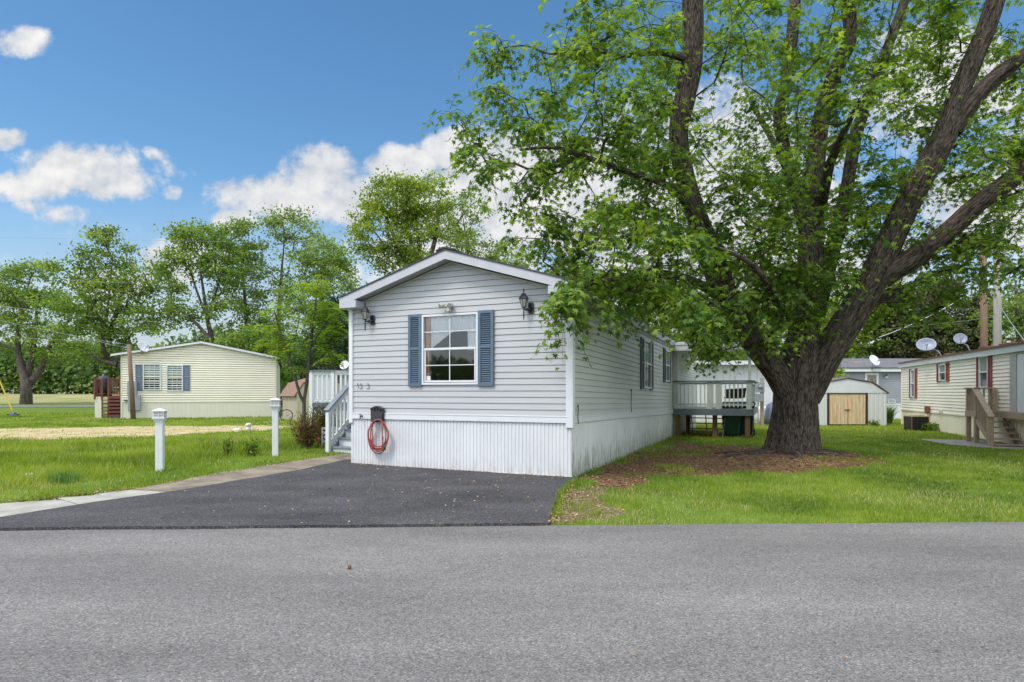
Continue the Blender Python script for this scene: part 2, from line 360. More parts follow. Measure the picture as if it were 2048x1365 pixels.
tag(go, kind='structure')

def sheet(name, poly, off, m, step=.4, thick=0, wob=0):
    bm = bmesh.new(); vs = [bm.verts.new((p[0], p[1], 0)) for p in poly]; f = bm.faces.new(vs)
    if f.normal.z < 0 or True:
        bm.normal_update()
        if f.normal.z < 0: f.normal_flip()
    X = [p[0] for p in poly]; Y = [p[1] for p in poly]
    for ax, lo, hi in ((0, max(min(X), -16), min(max(X), 16)), (1, max(min(Y), -6), min(max(Y), 20))):
        q = lo+step
        while q < hi:
            no = (1, 0, 0) if ax == 0 else (0, 1, 0); pc = (q, 0, 0) if ax == 0 else (0, q, 0)
            bmesh.ops.bisect_plane(bm, geom=bm.verts[:]+bm.edges[:]+bm.faces[:], plane_co=pc, plane_no=no); q += step
    bmesh.ops.triangulate(bm, faces=bm.faces[:])
    if wob:
        for v in bm.verts:
            if v.is_boundary:
                v.co.x += (float(fbm(v.co.x, v.co.y, 3, 4))-.5)*wob; v.co.y += (float(fbm(v.co.x, v.co.y, 3, 9))-.5)*wob
    if thick:
        be = [e for e in bm.edges if e.is_boundary]
        r = bmesh.ops.extrude_edge_only(bm, edges=be)
        low = set(g for g in r['geom'] if isinstance(g, bmesh.types.BMVert))
        for v in low: v.tag = True
    for v in bm.verts: v.co.z = float(gh(v.co.x, v.co.y))+off-(thick if v.tag else 0)
    me = bpy.data.meshes.new(name); bm.to_mesh(me); bm.free(); me.materials.append(m)
    o = bpy.data.objects.new(name, me); COL.objects.link(o); tag(o, kind='structure'); return o
def asphalt(name, base, fleck, dark, patch, pscale=.5, st=(1, 1, 1)):
    m = bpy.data.materials.new(name); m.use_nodes = True; t = m.node_tree; b = t.nodes['Principled BSDF']; b.inputs['Roughness'].default_value = .9; b.inputs['Specular IOR Level'].default_value = .25
    c = t.nodes.new('ShaderNodeTexCoord')
    def nz(s, d=4, st=None):
        n = t.nodes.new('ShaderNodeTexNoise'); n.inputs['Scale'].default_value = s; n.inputs['Detail'].default_value = d
        t.links.new(c.outputs['Object'], n.inputs['Vector']); return n.outputs[0]
    v = t.nodes.new('ShaderNodeTexVoronoi'); v.inputs['Scale'].default_value = 120; t.links.new(c.outputs['Object'], v.inputs['Vector'])
    sp = t.nodes.new('ShaderNodeSeparateColor'); t.links.new(v.outputs['Color'], sp.inputs[0])
    r = t.nodes.new('ShaderNodeValToRGB'); t.links.new(sp.outputs[0], r.inputs[0]); e = r.color_ramp.elements
    e[0].position = 0; e[0].color = (*dark, 1); e[1].position = 1; e[1].color = (*fleck, 1); q = e.new(.5); q.color = (*base, 1); q = e.new(.85); q.color = (*[x*1.15 for x in base], 1)
    r2 = t.nodes.new('ShaderNodeValToRGB'); mpp = t.nodes.new('ShaderNodeMapping'); mpp.inputs['Scale'].default_value = st; t.links.new(c.outputs['Object'], mpp.inputs[0]); np_ = t.nodes.new('ShaderNodeTexNoise'); np_.inputs['Scale'].default_value = pscale; np_.inputs['Detail'].default_value = 9; np_.inputs['Roughness'].default_value = .62; t.links.new(mpp.outputs[0], np_.inputs['Vector']); t.links.new(np_.outputs[0], r2.inputs[0]); r2.color_ramp.elements[0].position = .3; r2.color_ramp.elements[1].position = .7
    r2.color_ramp.elements[0].color = (*patch[0], 1); r2.color_ramp.elements[1].color = (*patch[1], 1)
    mu = t.nodes.new('ShaderNodeMix'); mu.data_type = 'RGBA'; mu.blend_type = 'MULTIPLY'; mu.inputs[0].default_value = 1; t.links.new(r.outputs[0], mu.inputs[6]); t.links.new(r2.outputs[0], mu.inputs[7])
    t.links.new(mu.outputs[2], b.inputs['Base Color'])
    bp = t.nodes.new('ShaderNodeBump'); bp.inputs['Strength'].default_value = .6; bp.inputs['Distance'].default_value = .006; t.links.new(v.outputs['Distance'], bp.inputs['Height']); t.links.new(bp.outputs[0], b.inputs['Normal'])
    return m
M_road = asphalt('weathered_asphalt', (.178, .171, .166), (.31, .295, .285), (.092, .089, .087), ((.70, .68, .67), (1.30, 1.27, 1.24)), .6, st=(.35, 1.2, 1))
M_drive = asphalt('new_asphalt', (.064, .062, .066), (.19, .18, .175), (.018, .018, .019), ((.62, .62, .63), (1.35, 1.32, 1.30)), 1.1, st=(.6, 1, 1))
M_conc = mat('pale_concrete', (.25, .235, .195), .9, .15, 3, col2=(.40, .38, .33), bump=.3, bscale=80)
M_conc2 = mat('stained_concrete', (.11, .085, .06), .9, .2, 2.5, col2=(.30, .25, .18), bump=.3, bscale=60)
M_gravel = mat('patio_gravel', (.17, .15, .14), .95, .2, 8, col2=(.32, .29, .27))
sheet('street', STR, .004, M_road, 1.0)
sheet('driveway', DRV, .034, M_drive, .3, .05, .05)
sheet('sidewalk', [G(-300, 1068), G(0, 1012), G(110, 1000.5), G(205, 1030), G(0, 1042), G(-300, 1100)], .024, M_conc, .3, .02)
sheet('sidewalk', [G(113, 1000), G(255, 985), G(345, 989), G(212, 1029)], .024, M_conc, .3, .02)
sheet('sidewalk', SW2, .022, M_conc2, .3, .03, .04)
sheet('patio', PAD, .012, M_gravel, .5, 0, .15)
farroad = sheet('road', [(-160, 44), (-40, 55.5), (-20, 58.5), (-20, 68), (-40, 64), (-160, 52)], .03, M_road, 6)
sheet('path', [(-13.0, 34.4), (-11.6, 30.3), (-11.0, 30.5), (-11.6, 34.6)], .02, M_conc, 1)

# ------------------------------------------------------------------ siding and building helpers
def siding(mb, z0, n, h, spans, holes=(), lip=.014, rec=.010, gap=.008):
    """clapboard courses in the plane y=0, outward -y. spans(z)->(x0,x1)"""
    for k in range(n):
        a = z0+k*h; bb = a+h
        segs = [(a, bb-gap, 0), (bb-gap, bb, 1)]
        for za, zb, g in segs:
            l0, r0 = spans(za); l1, r1 = spans(zb)
            if r0-l0 < .02 and r1-l1 < .02: continue
            if r1 < l1: l1 = r1 = (l1+r1)/2
            ya = -lip if not g else rec; yb = -.003 if not g else rec
            def quad(xa, xb, za_, zb_, xa2=None, xb2=None):
                if zb_-za_ < 1e-5: return
                f0 = (za_-za)/(zb-za); f1 = (zb_-za)/(zb-za)
                y0 = ya+(yb-ya)*f0; y1 = ya+(yb-ya)*f1
                xa2 = xa if xa2 is None else xa2; xb2 = xb if xb2 is None else xb2
                if not g:
                    mb.add([(xa, y0, za_), (xb, y0, za_), (xb2, y1, zb_), (xa2, y1, zb_), (xa, rec, za_), (xb, rec, za_), (xa2, rec, zb_), (xb2, rec, zb_)],
                           [(0, 1, 2, 3), (4, 5, 1, 0), (3, 2, 7, 6), (1, 5, 7, 2), (4, 0, 3, 6)])
                else:
                    mb.add([(xa, y0, za_), (xb, y0, za_), (xb2, y1, zb_), (xa2, y1, zb_)], [(0, 1, 2, 3)])
            hh = [q for q in holes if q[2] < zb and q[3] > za]
            if not hh: quad(l0, r0, za, zb, l1, r1); continue
            x = l0
            for q in sorted(hh):
                quad(x, q[0], za, zb); x = q[1]
                quad(q[0], q[1], za, max(za, min(zb, q[2]))); quad(q[0], q[1], min(zb, max(za, q[3])), zb)
            quad(x, r0, za, zb)
def skirt(mb, x0, x1, zt, zb=-.15, pitch=.064, dep=.010, fz=None):
    """vertical ribbed skirting in plane y=0, outward -y; fz(x)->top z"""
    x = x0; pts = []
    while x < x1-.001:
        e = min(x+pitch, x1)
        for fx, fy in ((0, 0), (.62, 0), (.70, dep), (.92, dep), (1.0, 0)):
            pts.append((x+(e-x)*fx, fy))
        x = e
    pts.append((x1, 0))
    vs = []; 
    for px_, py_ in pts:
        t_ = fz(px_) if fz else zt
        vs += [(px_, py_, zb), (px_, py_, t_)]
    fs = [(2*i, 2*i+2, 2*i+3, 2*i+1) for i in range(len(pts)-1)]
    mb.add(vs, fs)
def frame_rect(mb, x0, x1, z0, z1, w, y0, y1):
    mb.box(x0, x1, y0, y1, z1-w, z1); mb.box(x0, x1, y0, y1, z0, z0+w)
    mb.box(x0, x0+w, y0, y1, z0+w, z1-w); mb.box(x1-w, x1, y0, y1, z0+w, z1-w)
def shutter(parent, x0, x1, z0, z1, m, Mx=None, louv=True, n=22, y=-.012, shear=0):
    mb = MB(shear); 
    if Mx is not None: mb.M = Mx
    w = min(.05, (x1-x0)*.2); zm = z0+(z1-z0)*.52
    frame_rect(mb, x0, x1, z0, z1, w, y-.038, y)
    mb.box(x0+w, x1-w, y-.036, y-.001, zm-w*.45, zm+w*.45)
    if louv:
        for za, zb in ((z0+w, zm-w*.45), (zm+w*.45, z1-w)):
            k = max(3, int(round((zb-za)/.036))); st = (zb-za)/k
            for i in range(k):
                z = za+i*st
                mb.add([(x0+w, y-.034, z+st*.12), (x1-w, y-.034, z+st*.12), (x1-w, y-.006, z+st*.95), (x0+w, y-.006, z+st*.95),
                        (x0+w, y-.030, z+st*.02), (x1-w, y-.030, z+st*.02)], [(0, 1, 2, 3), (4, 5, 1, 0)])
        mb.box(x0+w, x1-w, y-.004, y, z0+w, z1-w)
    else:
        for za, zb in ((z0+w, zm-w*.45), (zm+w*.45, z1-w)):
            mb.box(x0+w, x1-w, y-.014, y, za, zb); mb.box(x0+w*1.5, x1-w*1.5, y-.026, y-.0142, za+w*.5, zb-w*.5)
    return mb.build('shutter', m, parent)
def simple_window(parent, x0, x1, z0, z1, fm, Mx=None, split=.5, up=None, low=None, muntins=(0, 0), shear=0, y=-.03, fw=.035):
    mb = MB(shear); 
    if Mx is not None: mb.M = Mx
    frame_rect(mb, x0, x1, z0, z1, fw, y-.03, .012)
    zm = z0+(z1-z0)*split; mb.box(x0+fw, x1-fw, y-.022, .01, zm-.018, zm+.018)
    o = mb.build('window', fm, parent)
    for (za, zb, m) in ((zm+.018, z1-fw, up or M_lglass), (z0+fw, zm-.018, low or M_dglass)):
        g = MB(shear)
        if Mx is not None: g.M = Mx
        g.box(x0+fw, x1-fw, -.020, -.012, za, zb); g.build('pane', m, o)
    if muntins[0] or muntins[1]:
        g = MB(shear)
        if Mx is not None: g.M = Mx
        for i in range(1, muntins[0]+1):
            xx = x0+fw+(x1-x0-2*fw)*i/(muntins[0]+1); g.box(xx-.008, xx+.008, -.030, -.021, z0+fw, zm-.018); g.box(xx-.008, xx+.008, -.030, -.021, zm+.018, z1-fw)
        for za, zb in ((zm+.018, z1-fw), (z0+fw, zm-.018)):
            for i in range(1, muntins[1]+1):
                zz = za+(zb-za)*i/(muntins[1]+1); g.box(x0+fw, x1-fw, -.0295, -.0215, zz-.008, zz+.008)
        g.build('glazing_bar', fm, o)
    return o
def railing(mb_rail, mb_bal, a, b, z, h, step=.12, bw=.035, top=.03, low=.09):
    """straight railing from a to b (xy) at floor z; top rail and bottom rail in mb_rail, balusters in mb_bal"""
    A = Vector((*a, 0)); B = Vector((*b, 0)); n = max(1, int((B-A).length/step))
    mb_rail.beam(A+Vector((0, 0, z+h-.02)), B+Vector((0, 0, z+h-.02)), .09, .035)
    mb_rail.beam(A+Vector((0, 0, z+h-.085)), B+Vector((0, 0, z+h-.085)), .035, .07)
    mb_rail.beam(A+Vector((0, 0, z+low)), B+Vector((0, 0, z+low)), .035, .07)
    for i in range(n):
        p = A+(B-A)*((i+.5)/n); mb_bal.box(p.x-bw/2, p.x+bw/2, p.y-bw/2, p.y+bw/2, z+low+.034, z+h-.121)

# ------------------------------------------------------------------ MAIN HOME
SH = .0157
home = empty('mobile_home', HO, th, 'pale grey single wide mobile home with blue grey shutters beside the black driveway', 'mobile home')
WD, LN = 4.27, 15.5
ZT, ZS, CO = .976, .874, .1025          # trim top, skirt top, course height
ZE, PK = 2.935, 3.585                   # wall eave, wall peak under soffit
slope = (PK-ZE)/(WD/2)
def fspan(z):
    if z <= ZE+.02: return (-WD+.05, -.05)
    d = (z-ZE)/slope; return (-WD+d, -d)
WX0, WX1, WZ0, WZ1 = -2.725, -1.625, 1.488, 2.703
MS = Matrix.Rotation(R(90), 4, 'Z')     # side wall: local x -> y, outward -> +x
sw = [(5.38, 6.24, 1.545, 2.70), (8.38, 9.02, 1.80, 2.70)]
f = MB(SH); siding(f, ZT, 26, CO, fspan, [(WX0, WX1, WZ0, WZ1)]); wall = f.build('front_wall', M_side, home)
f = MB(SH); f.M = MS; siding(f, ZT, 19, CO, lambda z: (.05, LN), sw); f.box(.05, LN, .0125, .02, .9, ZE); f.build('side_wall', M_side2, home)
f = MB(SH); f.box(-WD, -WD+.02, .02, LN, .9, ZE); f.box(-WD, -.03, LN, LN+.02, .9, ZE); f.build('back_wall', M_side, home)
# band trim above skirting
f = MB(SH); f.box(-WD+.05, -.05, -.028, .012, ZS, ZT+.002); f.box(-WD+.05, -.05, -.034, -.0285, ZT-.012, ZT+.006)
f.M = MS; f.box(.05, LN, -.028, .012, ZS, ZT+.002); f.box(.05, LN, -.034, -.0285, ZT-.012, ZT+.006); f.build('band_trim', M_trimw, home, bevel=.003)
for (x0, x1, y0, y1, lab) in ((-.085, .032, -.032, .085, 0), (-WD-.03, -WD+.055, -.032, .06, 1)):
    f = MB(SH); f.box(x0, x1, y0, y1, ZS-.075, ZE+.0); f.build('corner_trim', M_trimw, home, bevel=.004)
def mk_skirt_front():
    f = MB(); skirt(f, -WD+.0, -.0, ZS); f.box(-WD-.02, .01, -.02, .05, -.1, .035)
    return f.build('skirting', M_skirt, home)
sk_front = mk_skirt_front()
# weathered side skirting with mildew near the ground
def weathered_skirt(col=(.64, .65, .62), lo=.30, hi=.56, amt=.85, k=-.42, dirt=(.17, .18, .10, 1)):
    m = mat('weathered_skirting', col, .6, .07, 1.5); t = m.node_tree; b = t.nodes['Principled BSDF']; base = b.inputs['Base Color'].links[0].from_socket
    c = t.nodes.new('ShaderNodeTexCoord'); s = t.nodes.new('ShaderNodeSeparateXYZ'); t.links.new(c.outputs['Object'], s.inputs[0])
    mp = t.nodes.new('ShaderNodeMapping'); mp.inputs['Scale'].default_value = (6, 6, 1.0); t.links.new(c.outputs['Object'], mp.inputs[0])
    n = t.nodes.new('ShaderNodeTexNoise'); n.inputs['Scale'].default_value = 2.2; n.inputs['Detail'].default_value = 8; n.inputs['Roughness'].default_value = .7; t.links.new(mp.outputs[0], n.inputs['Vector'])
    a = t.nodes.new('ShaderNodeMath'); a.operation = 'MULTIPLY_ADD'; t.links.new(s.outputs[2], a.inputs[0]); a.inputs[1].default_value = k; t.links.new(n.outputs[0], a.inputs[2])
    r = t.nodes.new('ShaderNodeMapRange'); t.links.new(a.outputs[0], r.inputs[0]); r.inputs[1].default_value = lo; r.inputs[2].default_value = hi; r.inputs[4].default_value = amt
    mx = t.nodes.new('ShaderNodeMix'); mx.data_type = 'RGBA'; t.links.new(r.outputs[0], mx.inputs[0]); t.links.new(base, mx.inputs[6]); mx.inputs[7].default_value = dirt
    t.links.new(mx.outputs[2], b.inputs['Base Color']); return m
sk_front.data.materials[0] = weathered_skirt((.62, .625, .635), .36, .60, .55, -.9, (.36, .31, .24, 1))
f = MB(); f.M = MS; skirt(f, 0, LN, ZS, fz=lambda x: ZS-SH*x, pitch=.10); f.box(0, LN, -.02, .04, -.1, .03)
tag(f.build('skirting', weathered_skirt(), home), 'weathered skirting with mildew streaks')
# roof: two slabs, overhang front .25, sides .06
OVF, OVS, TH = .25, .065, .14
RZ = ZE+.79-.08   # underside reference
def roofpoly(off, th_):
    e = WD/2+OVS; zE = ZE+.012-OVS*0; zP = zE+slope*e*1.0
    return [(-WD/2-e, zE+off), (-WD/2, zP+off), (-WD/2+e, zE+off), (-WD/2+e, zE+off+th_), (-WD/2, zP+off+th_), (-WD/2-e, zE+off+th_)]
f = MB(SH); f.prism(roofpoly(.118, .022), 'y', -OVF-.02, LN+.1)
roof = f.build('roof', M_shingle, home)
f = MB(SH); zp = ZE+.012+slope*(WD/2+OVS)+.14
f.prism([(-WD/2-.16, zp-.035), (-WD/2, zp+.008), (-WD/2+.16, zp-.035), (-WD/2+.17, zp-.018), (-WD/2+.05, zp+.028), (-WD/2-.05, zp+.028), (-WD/2-.17, zp-.018)], 'y', -OVF-.03, LN+.1)
f.build('ridge_cap', M_shingle, roof)
M_fas = mat('lilac_grey_fascia', (.44, .44, .47), .5, .05, 5)
# rake fascia boards and soffit
f = MB(SH); f.prism(roofpoly(-.03, .146), 'y', -OVF-.002, -OVF+.025)
for sgn in (0, 1):      # eave return boxes
    xa, xb = ((-WD-OVS, -WD+.30) if sgn == 0 else (-.30, OVS))
    f.box(xa, xb, -OVF-.004, -.001, ZE-.055, ZE+.075)
f.build('fascia', M_fas, home, bevel=.003)
f = MB(SH); f.prism(roofpoly(-.012, .02), 'y', -OVF+.026, .0); f.build('soffit', mat('soffit_grey', (.34, .35, .36), .6, .05, 3), home)
f = MB(SH); f.box(.035, OVS+.02, -.0, LN, ZE-.05, ZE+.125); f.box(.02, .034, 0, LN, ZE-.09, ZE+.02); f.box(-WD-OVS-.02, -WD-.03, 0, LN, ZE-.05, ZE+.125)
f.build('eave_fascia', M_fas, home, bevel=.003)
# J-channel strip under the rake
f = MB(SH)
for a_, b_ in (((-WD+.28, ZE+slope*.28-.012), (-WD/2, PK-.012)), ((-WD/2, PK-.012), (-.28, ZE+slope*.28-.012))):
    f.beam((a_[0], -.022, a_[1]), (b_[0], -.022, b_[1]), .018, .022, up=(0, 0, 1))
f.build('channel_trim', mat('beige_channel', (.46, .45, .36), .5, .05, 3), home)
# front window
mb = MB(SH); frame_rect(mb, WX0, WX1, WZ0, WZ1, .036, -.040, .05)
mb.box(WX0+.045, WX1-.045, -.03, .03, 2.085, 2.125); mb.box(WX0+.05, WX0+.075, -.026, .0, WZ0+.045, 2.085); mb.box(WX1-.075, WX1-.05, -.026, .0, WZ0+.045, 2.085); mb.box(WX0+.045, WX1-.045, -.026, .0, WZ0+.045, WZ0+.075)
win = mb.build('window', M_trimw, home, bevel=.003)
g = MB(SH); xm = (WX0+WX1)/2+.0
g.box(xm-.008, xm+.008, -.012, -.004, 2.125, WZ1-.03); g.box(xm-.008, xm+.008, -.022, -.014, WZ0+.065, 2.085)
g.box(WX0+.045, WX1-.045, -.013, -.005, 2.397, 2.411); g.box(WX0+.07, WX1-.07, -.023, -.015, 1.817, 1.831); g.build('glazing_bar', M_trimw, win)
for za, zb, yy_ in ((2.125, WZ1-.045, .002), (WZ0+.075, 2.085, -.008)):
    g = MB(SH); g.add([(WX0+.03, yy_, za), (WX1-.03, yy_, za), (WX1-.03, yy_, zb), (WX0+.03, yy_, zb)], [(0, 1, 2, 3)]); g.build('pane', M_glass, win)
g = MB(SH); g.box(WX0+.04, WX0+.125, .012, .045, WZ0+.02, WZ1-.02); g.box(WX0+.125, WX0+.135, .012, .06, WZ0+.02, WZ1-.02); g.build('window_jamb', mat('brown_jamb', (.50, .27, .13), .6, .2, 8), win)
g = MB(SH)      # room seen through the window, its dimness put into the wall colour
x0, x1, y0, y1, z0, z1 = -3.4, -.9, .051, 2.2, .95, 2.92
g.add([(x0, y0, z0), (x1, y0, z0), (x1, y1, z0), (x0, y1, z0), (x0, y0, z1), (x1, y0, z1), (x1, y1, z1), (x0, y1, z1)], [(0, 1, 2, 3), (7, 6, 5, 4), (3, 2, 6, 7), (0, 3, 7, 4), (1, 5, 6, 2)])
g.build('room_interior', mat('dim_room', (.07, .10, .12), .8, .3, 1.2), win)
# curtain: folded cloth with its lower edge swept up to the right
cv = []; cf = []; nxx, nzz = 60, 14
for i in range(nxx+1):
    fx = i/nxx; x = WX0+.14+fx*(WX1-WX0-.19)
    if fx < .50: zb = 2.115+(fx/.50)*.30
    elif fx < .80: zb = 2.415
    else: zb = 2.07
    for j in range(nzz+1):
        z = zb+(WZ1-.02-zb)*j/nzz
        cv.append((x, .045+.010*math.sin(x*46+j*.25)+.006*math.sin(x*103), z))
for i in range(nxx):
    for j in range(nzz): a = i*(nzz+1)+j; cf.append((a, a+nzz+1, a+nzz+2, a+1))
g = MB(SH); g.add(cv, cf); g.build('curtain', mat('white_curtain', (.95, .94, .95), .8, .04, 5), win, smooth=True)
g = MB(SH); g.box(WX0+.085, WX0+.165, -.0095, -.0085, WZ0+.08, WZ0+.155); g.build('sticker', mat('pale_sticker', (.6, .63, .66), .6, .05, 30), win)
shutter(home, -2.995, -2.728, 1.462, 2.722, M_shut, shear=SH)
shutter(home, -1.622, -1.335, 1.462, 2.722, M_shut, shear=SH)
M_shutside = mat('grey_shutter', (.10, .11, .14), .5, .15, 9)
for (a_, b_, c_, d_) in sw:
    simple_window(home, a_, b_, c_, d_, M_trimw, MS, shear=SH, split=.52, muntins=(1, 0))
    w_ = .30 if b_-a_ > .7 else .26
    shutter(home, a_-w_, a_-.003, c_-.03, d_+.03, M_shutside, MS, shear=SH); shutter(home, b_+.003, b_+w_, c_-.03, d_+.03, M_shutside, MS, shear=SH)
# house number 13 3: bent-wire digits on the siding
M_num = mat('black_digit', (.03, .035, .04), .4, .1, 20)
def digit(kind, x, z, s=.092):
    mb = MB(SH)
    if kind == '1': mb.tube([(x-.012, -.02, z+s*.75), (x+.004, -.02, z+s), (x+.010, -.02, z)], .0042, 6)
    else:
        pts = []
        for i in range(9): a = R(150-i*30); pts.append((x+s*.25*math.cos(a), -.02, z+s*.76+s*.24*math.sin(a)))
        for i in range(9): a = R(75-i*28); pts.append((x+s*.29*math.cos(a), -.02, z+s*.27+s*.27*math.sin(a)))
        mb.tube(pts, .0042, 6)
    mb.build('house_number', M_num, home)
digit('1', -4.103, 1.43); digit('3', -4.035, 1.425); digit('3', -3.875, 1.425)

def hparent(name, x, y, z, label, cat, group=None):
    wx, wy = hw(x, y); return empty(name, (wx, wy, z-SH*y), th, label, cat, group)
# wall lanterns
def lantern(x, z, label):
    r = hparent('wall_lantern', x, -.014, z, label, 'wall lantern', 'black lanterns beside the front window')
    # base plate to the right of lamp body as in the photo
    m = MB(); m.prism([(.045, -.075), (.115, -.075), (.13, -.055), (.13, .085), (.115, .10), (.045, .10), (.035, .085), (.035, -.055)], 'y', -.026, -.002); m.build('wall_plate', M_black, r, bevel=.006)
    m = MB(); m.tube([(.08, -.02, .01), (.07, -.06, -.01), (.04, -.10, -.02), (0, -.12, -.01)], [.038, .03, .02, .012], 10); m.tube([(0, -.12, -.19), (0, -.12, -.13), (0, -.12, 0), (0, -.12, .015)], [.004, .012, .010, .014], 8); m.build('bracket', M_black, r, smooth=True)
    m = MB(); m.lathe([(.03, .0), (.038, .012), (.03, .018)], 6, (0, -.12, .01))
    for k in range(6):
        a = 2*math.pi*(k+.5)/6; m.beam((.034*math.cos(a), -.12+.034*math.sin(a), .02), (.068*math.cos(a), -.12+.068*math.sin(a), .145), .008, .008)
    m.build('cage', M_black, r)
    m = MB(); m.lathe([(.030, 0), (.063, .122)], 6, (0, -.12, .024)); m.build('glass_shade', mat('lantern_glass', (.42, .40, .34), .15, .2, 12), r)
    m = MB(); m.lathe([(.084, 0), (.080, .008), (.066, .04), (.035, .085), (.012, .10), (.009, .135), (.014, .142), (.004, .175)], 6, (0, -.12, .148)); m.build('cap', M_black, r)
    return r
lantern(-3.852, 2.655, 'black carriage lantern on the siding left of the window, in clear view')
lantern(-.755, 2.70, 'black carriage lantern on the siding near the right corner, partly behind maple leaves')
# flood light (two heads)
r = hparent('flood_light', -2.17, -.016, 2.85, 'off white twin head security floodlight on the gable above the window', 'floodlight')
mw = mat('aged_white_plastic', (.52, .50, .43), .5, .1, 15)
m = MB(); m.lathe([(.055, 0), (.055, .02), (.04, .03)], 16, (0, 0, 0), (0, -1, 0)); m.box(-.03, .03, -.07, -.02, -.11, -.05); m.tube([(-.02, -.03, -.02), (-.08, -.07, -.03)], .012, 8); m.tube([(.02, -.03, -.02), (.05, -.07, -.0)], .012, 8); m.build('mount', mw, r, smooth=False)
for cx_, ax, rr in ((.055, (.05, -1, -.12), .052), (-.13, (-.6, -.8, -.25), .048)):
    m = MB(); m.lathe([(.022, -.09), (.03, -.06), (rr*.7, -.02), (rr, 0), (rr, .012)], 16, (cx_, -.11, -.02), ax); hd = m.build('lamp_head', mw, r, smooth=True)
    m = MB(); m.lathe([(rr*.9, 0), (rr*.5, .004)], 16, (cx_+ax[0]*.013, -.11+ax[1]*.013, -.02+ax[2]*.013), ax); m.build('lens', mat('lens_grey', (.22, .23, .22), .2, .3, 60), hd)
# hose reel holder and hose
r = hparent('hose_holder', -3.645, -.03, .955, 'black plastic hose hanger with arched top on the band above the skirting', 'hose hanger')
m = MB()
arc = [(-.145+.29*i/10, .115+.045*math.sin(math.pi*i/10)) for i in range(11)]
m.prism([(-.135, -.13)]+[(-.145, .115)]+arc[1:-1]+[(.145, .115), (.135, -.13)], 'y', -.03, 0)
m.prism([(-.12, -.115), (-.125, .03), (-.06, .055), (0, .062), (.06, .055), (.125, .03), (.12, -.115)], 'y', -.055, -.0305)
m.prism([(-.135, .095)]+[(a_*.93, b_+.0) for a_, b_ in arc]+[(.135, .095)]+[(a_*.93, b_-.03) for a_, b_ in arc[::-1]], 'y', -.055, -.0305)
m.build('back_plate', M_plastic, r, bevel=.004)
m = MB(); 
for i in range(9):
    for j in range(4): m.lathe([(.010, 0), (.006, .004)], 6, (-.088+.022*i+.011*(j % 2), -.0555, -.095+.028*j), (0, -1, 0))
for i in range(3): m.box(-.07+.065*i, -.056+.065*i, -.056, -.031, .062, .118)
m.build('lattice', mat('dark_plastic_sheen', (.055, .055, .06), .35, .2, 15), r)
m = MB(); m.lathe([(.075, 0), (.075, .11)], 16, (0, -.055-.001, -.02), (0, 1, 0)); 
r = hparent('garden_hose', -3.585, -.06, .60, 'faded red garden hose coiled on the black hanger against the white skirting', 'garden hose')
m = MB(); pts = []; rnd_ = random.Random(3)
loops = 9
for k in range(loops):
    wx_ = .205+.022*rnd_.random()-.05*(k == 2); hb = -.20-.02*k*.6-.03*rnd_.random()
    if k == loops-1: hb = -.345
    for i in range(24):
        a = 2*math.pi*i/24; x = math.sin(a)*wx_*(1 if math.cos(a) < .3 else .9); zc = math.cos(a)
        z = (.27+.03*rnd_.random()*0) * zc if zc > 0 else -zc*hb
        pts.append((x+(.01*(k % 4)-.015), -.035-.011*(k % 4)-.006*math.sin(a*3+k), z+.04*0))
m.tube(pts, .0105, 7)
for (sx_, dz, ex) in ((-1, -.08, .12), (-1, -.17, .13), (1, -.22, -.09)):
    q = [(-.10*sx_*1.1 if i == 0 else (-.11*sx_+(ex+.11*sx_)*i/14), -.085, .22*(1-i/14)**2+dz*math.sin(math.pi*i/14)*1.3+(-.02)*i/14) for i in range(15)]
    m.tube(q, .010, 7)
m.build('coil', M_hose, r, smooth=True)
m = MB(); m.tube([(.15, -.08, -.16), (.165, -.082, -.22), (.17, -.083, -.25)], [.016, .022, .012], 10); m.tube([(.17, -.083, -.25), (.195, -.085, -.262)], .007, 6); m.build('nozzle', mat('nozzle_green', (.02, .05, .05), .4, .2, 10), r, smooth=True)
# spigot
r = hparent('water_spigot', -4.0, -.03, .925, 'small dark outdoor tap on the white band near the left corner', 'tap')
m = MB(); m.lathe([(.02, 0), (.012, .03), (.012, .06)], 8, (0, 0, 0), (0, -1, 0)); m.tube([(0, -.05, 0), (.01, -.065, -.02), (.012, -.07, -.045)], .012, 8); m.build('tap_body', M_black, r)
m = MB(); m.tube([(0, -.05, .01), (-.004, -.05, .03)], .004, 6); m.tube([(-.025, -.05, .035), (0, -.052, .028), (.022, -.05, .034)], .006, 6); m.build('handle', M_black, r)
# loose cables on the side wall
for y_, z0_, z1_, lab in ((.23, .86, 1.16, 'short black cable stub bent against the side wall at the near corner'), (4.05, .93, 1.43, 'thin dark cable hanging down the weathered side wall')):
    wx, wy = hw(0, y_); r = empty('cable', (wx, wy, 0), th, lab, 'cable')
    m = MB(); m.tube([(.045, 0, z0_), (.05, -.03, z0_+.02), (.035, -.02, z0_+.12), (.03, .015, (z0_+z1_)/2), (.04, .0, z1_-.03), (.045, -.03, z1_), (.03, -.04, z1_-.04)], .007, 6); m.build('wire', M_black, r, smooth=True)

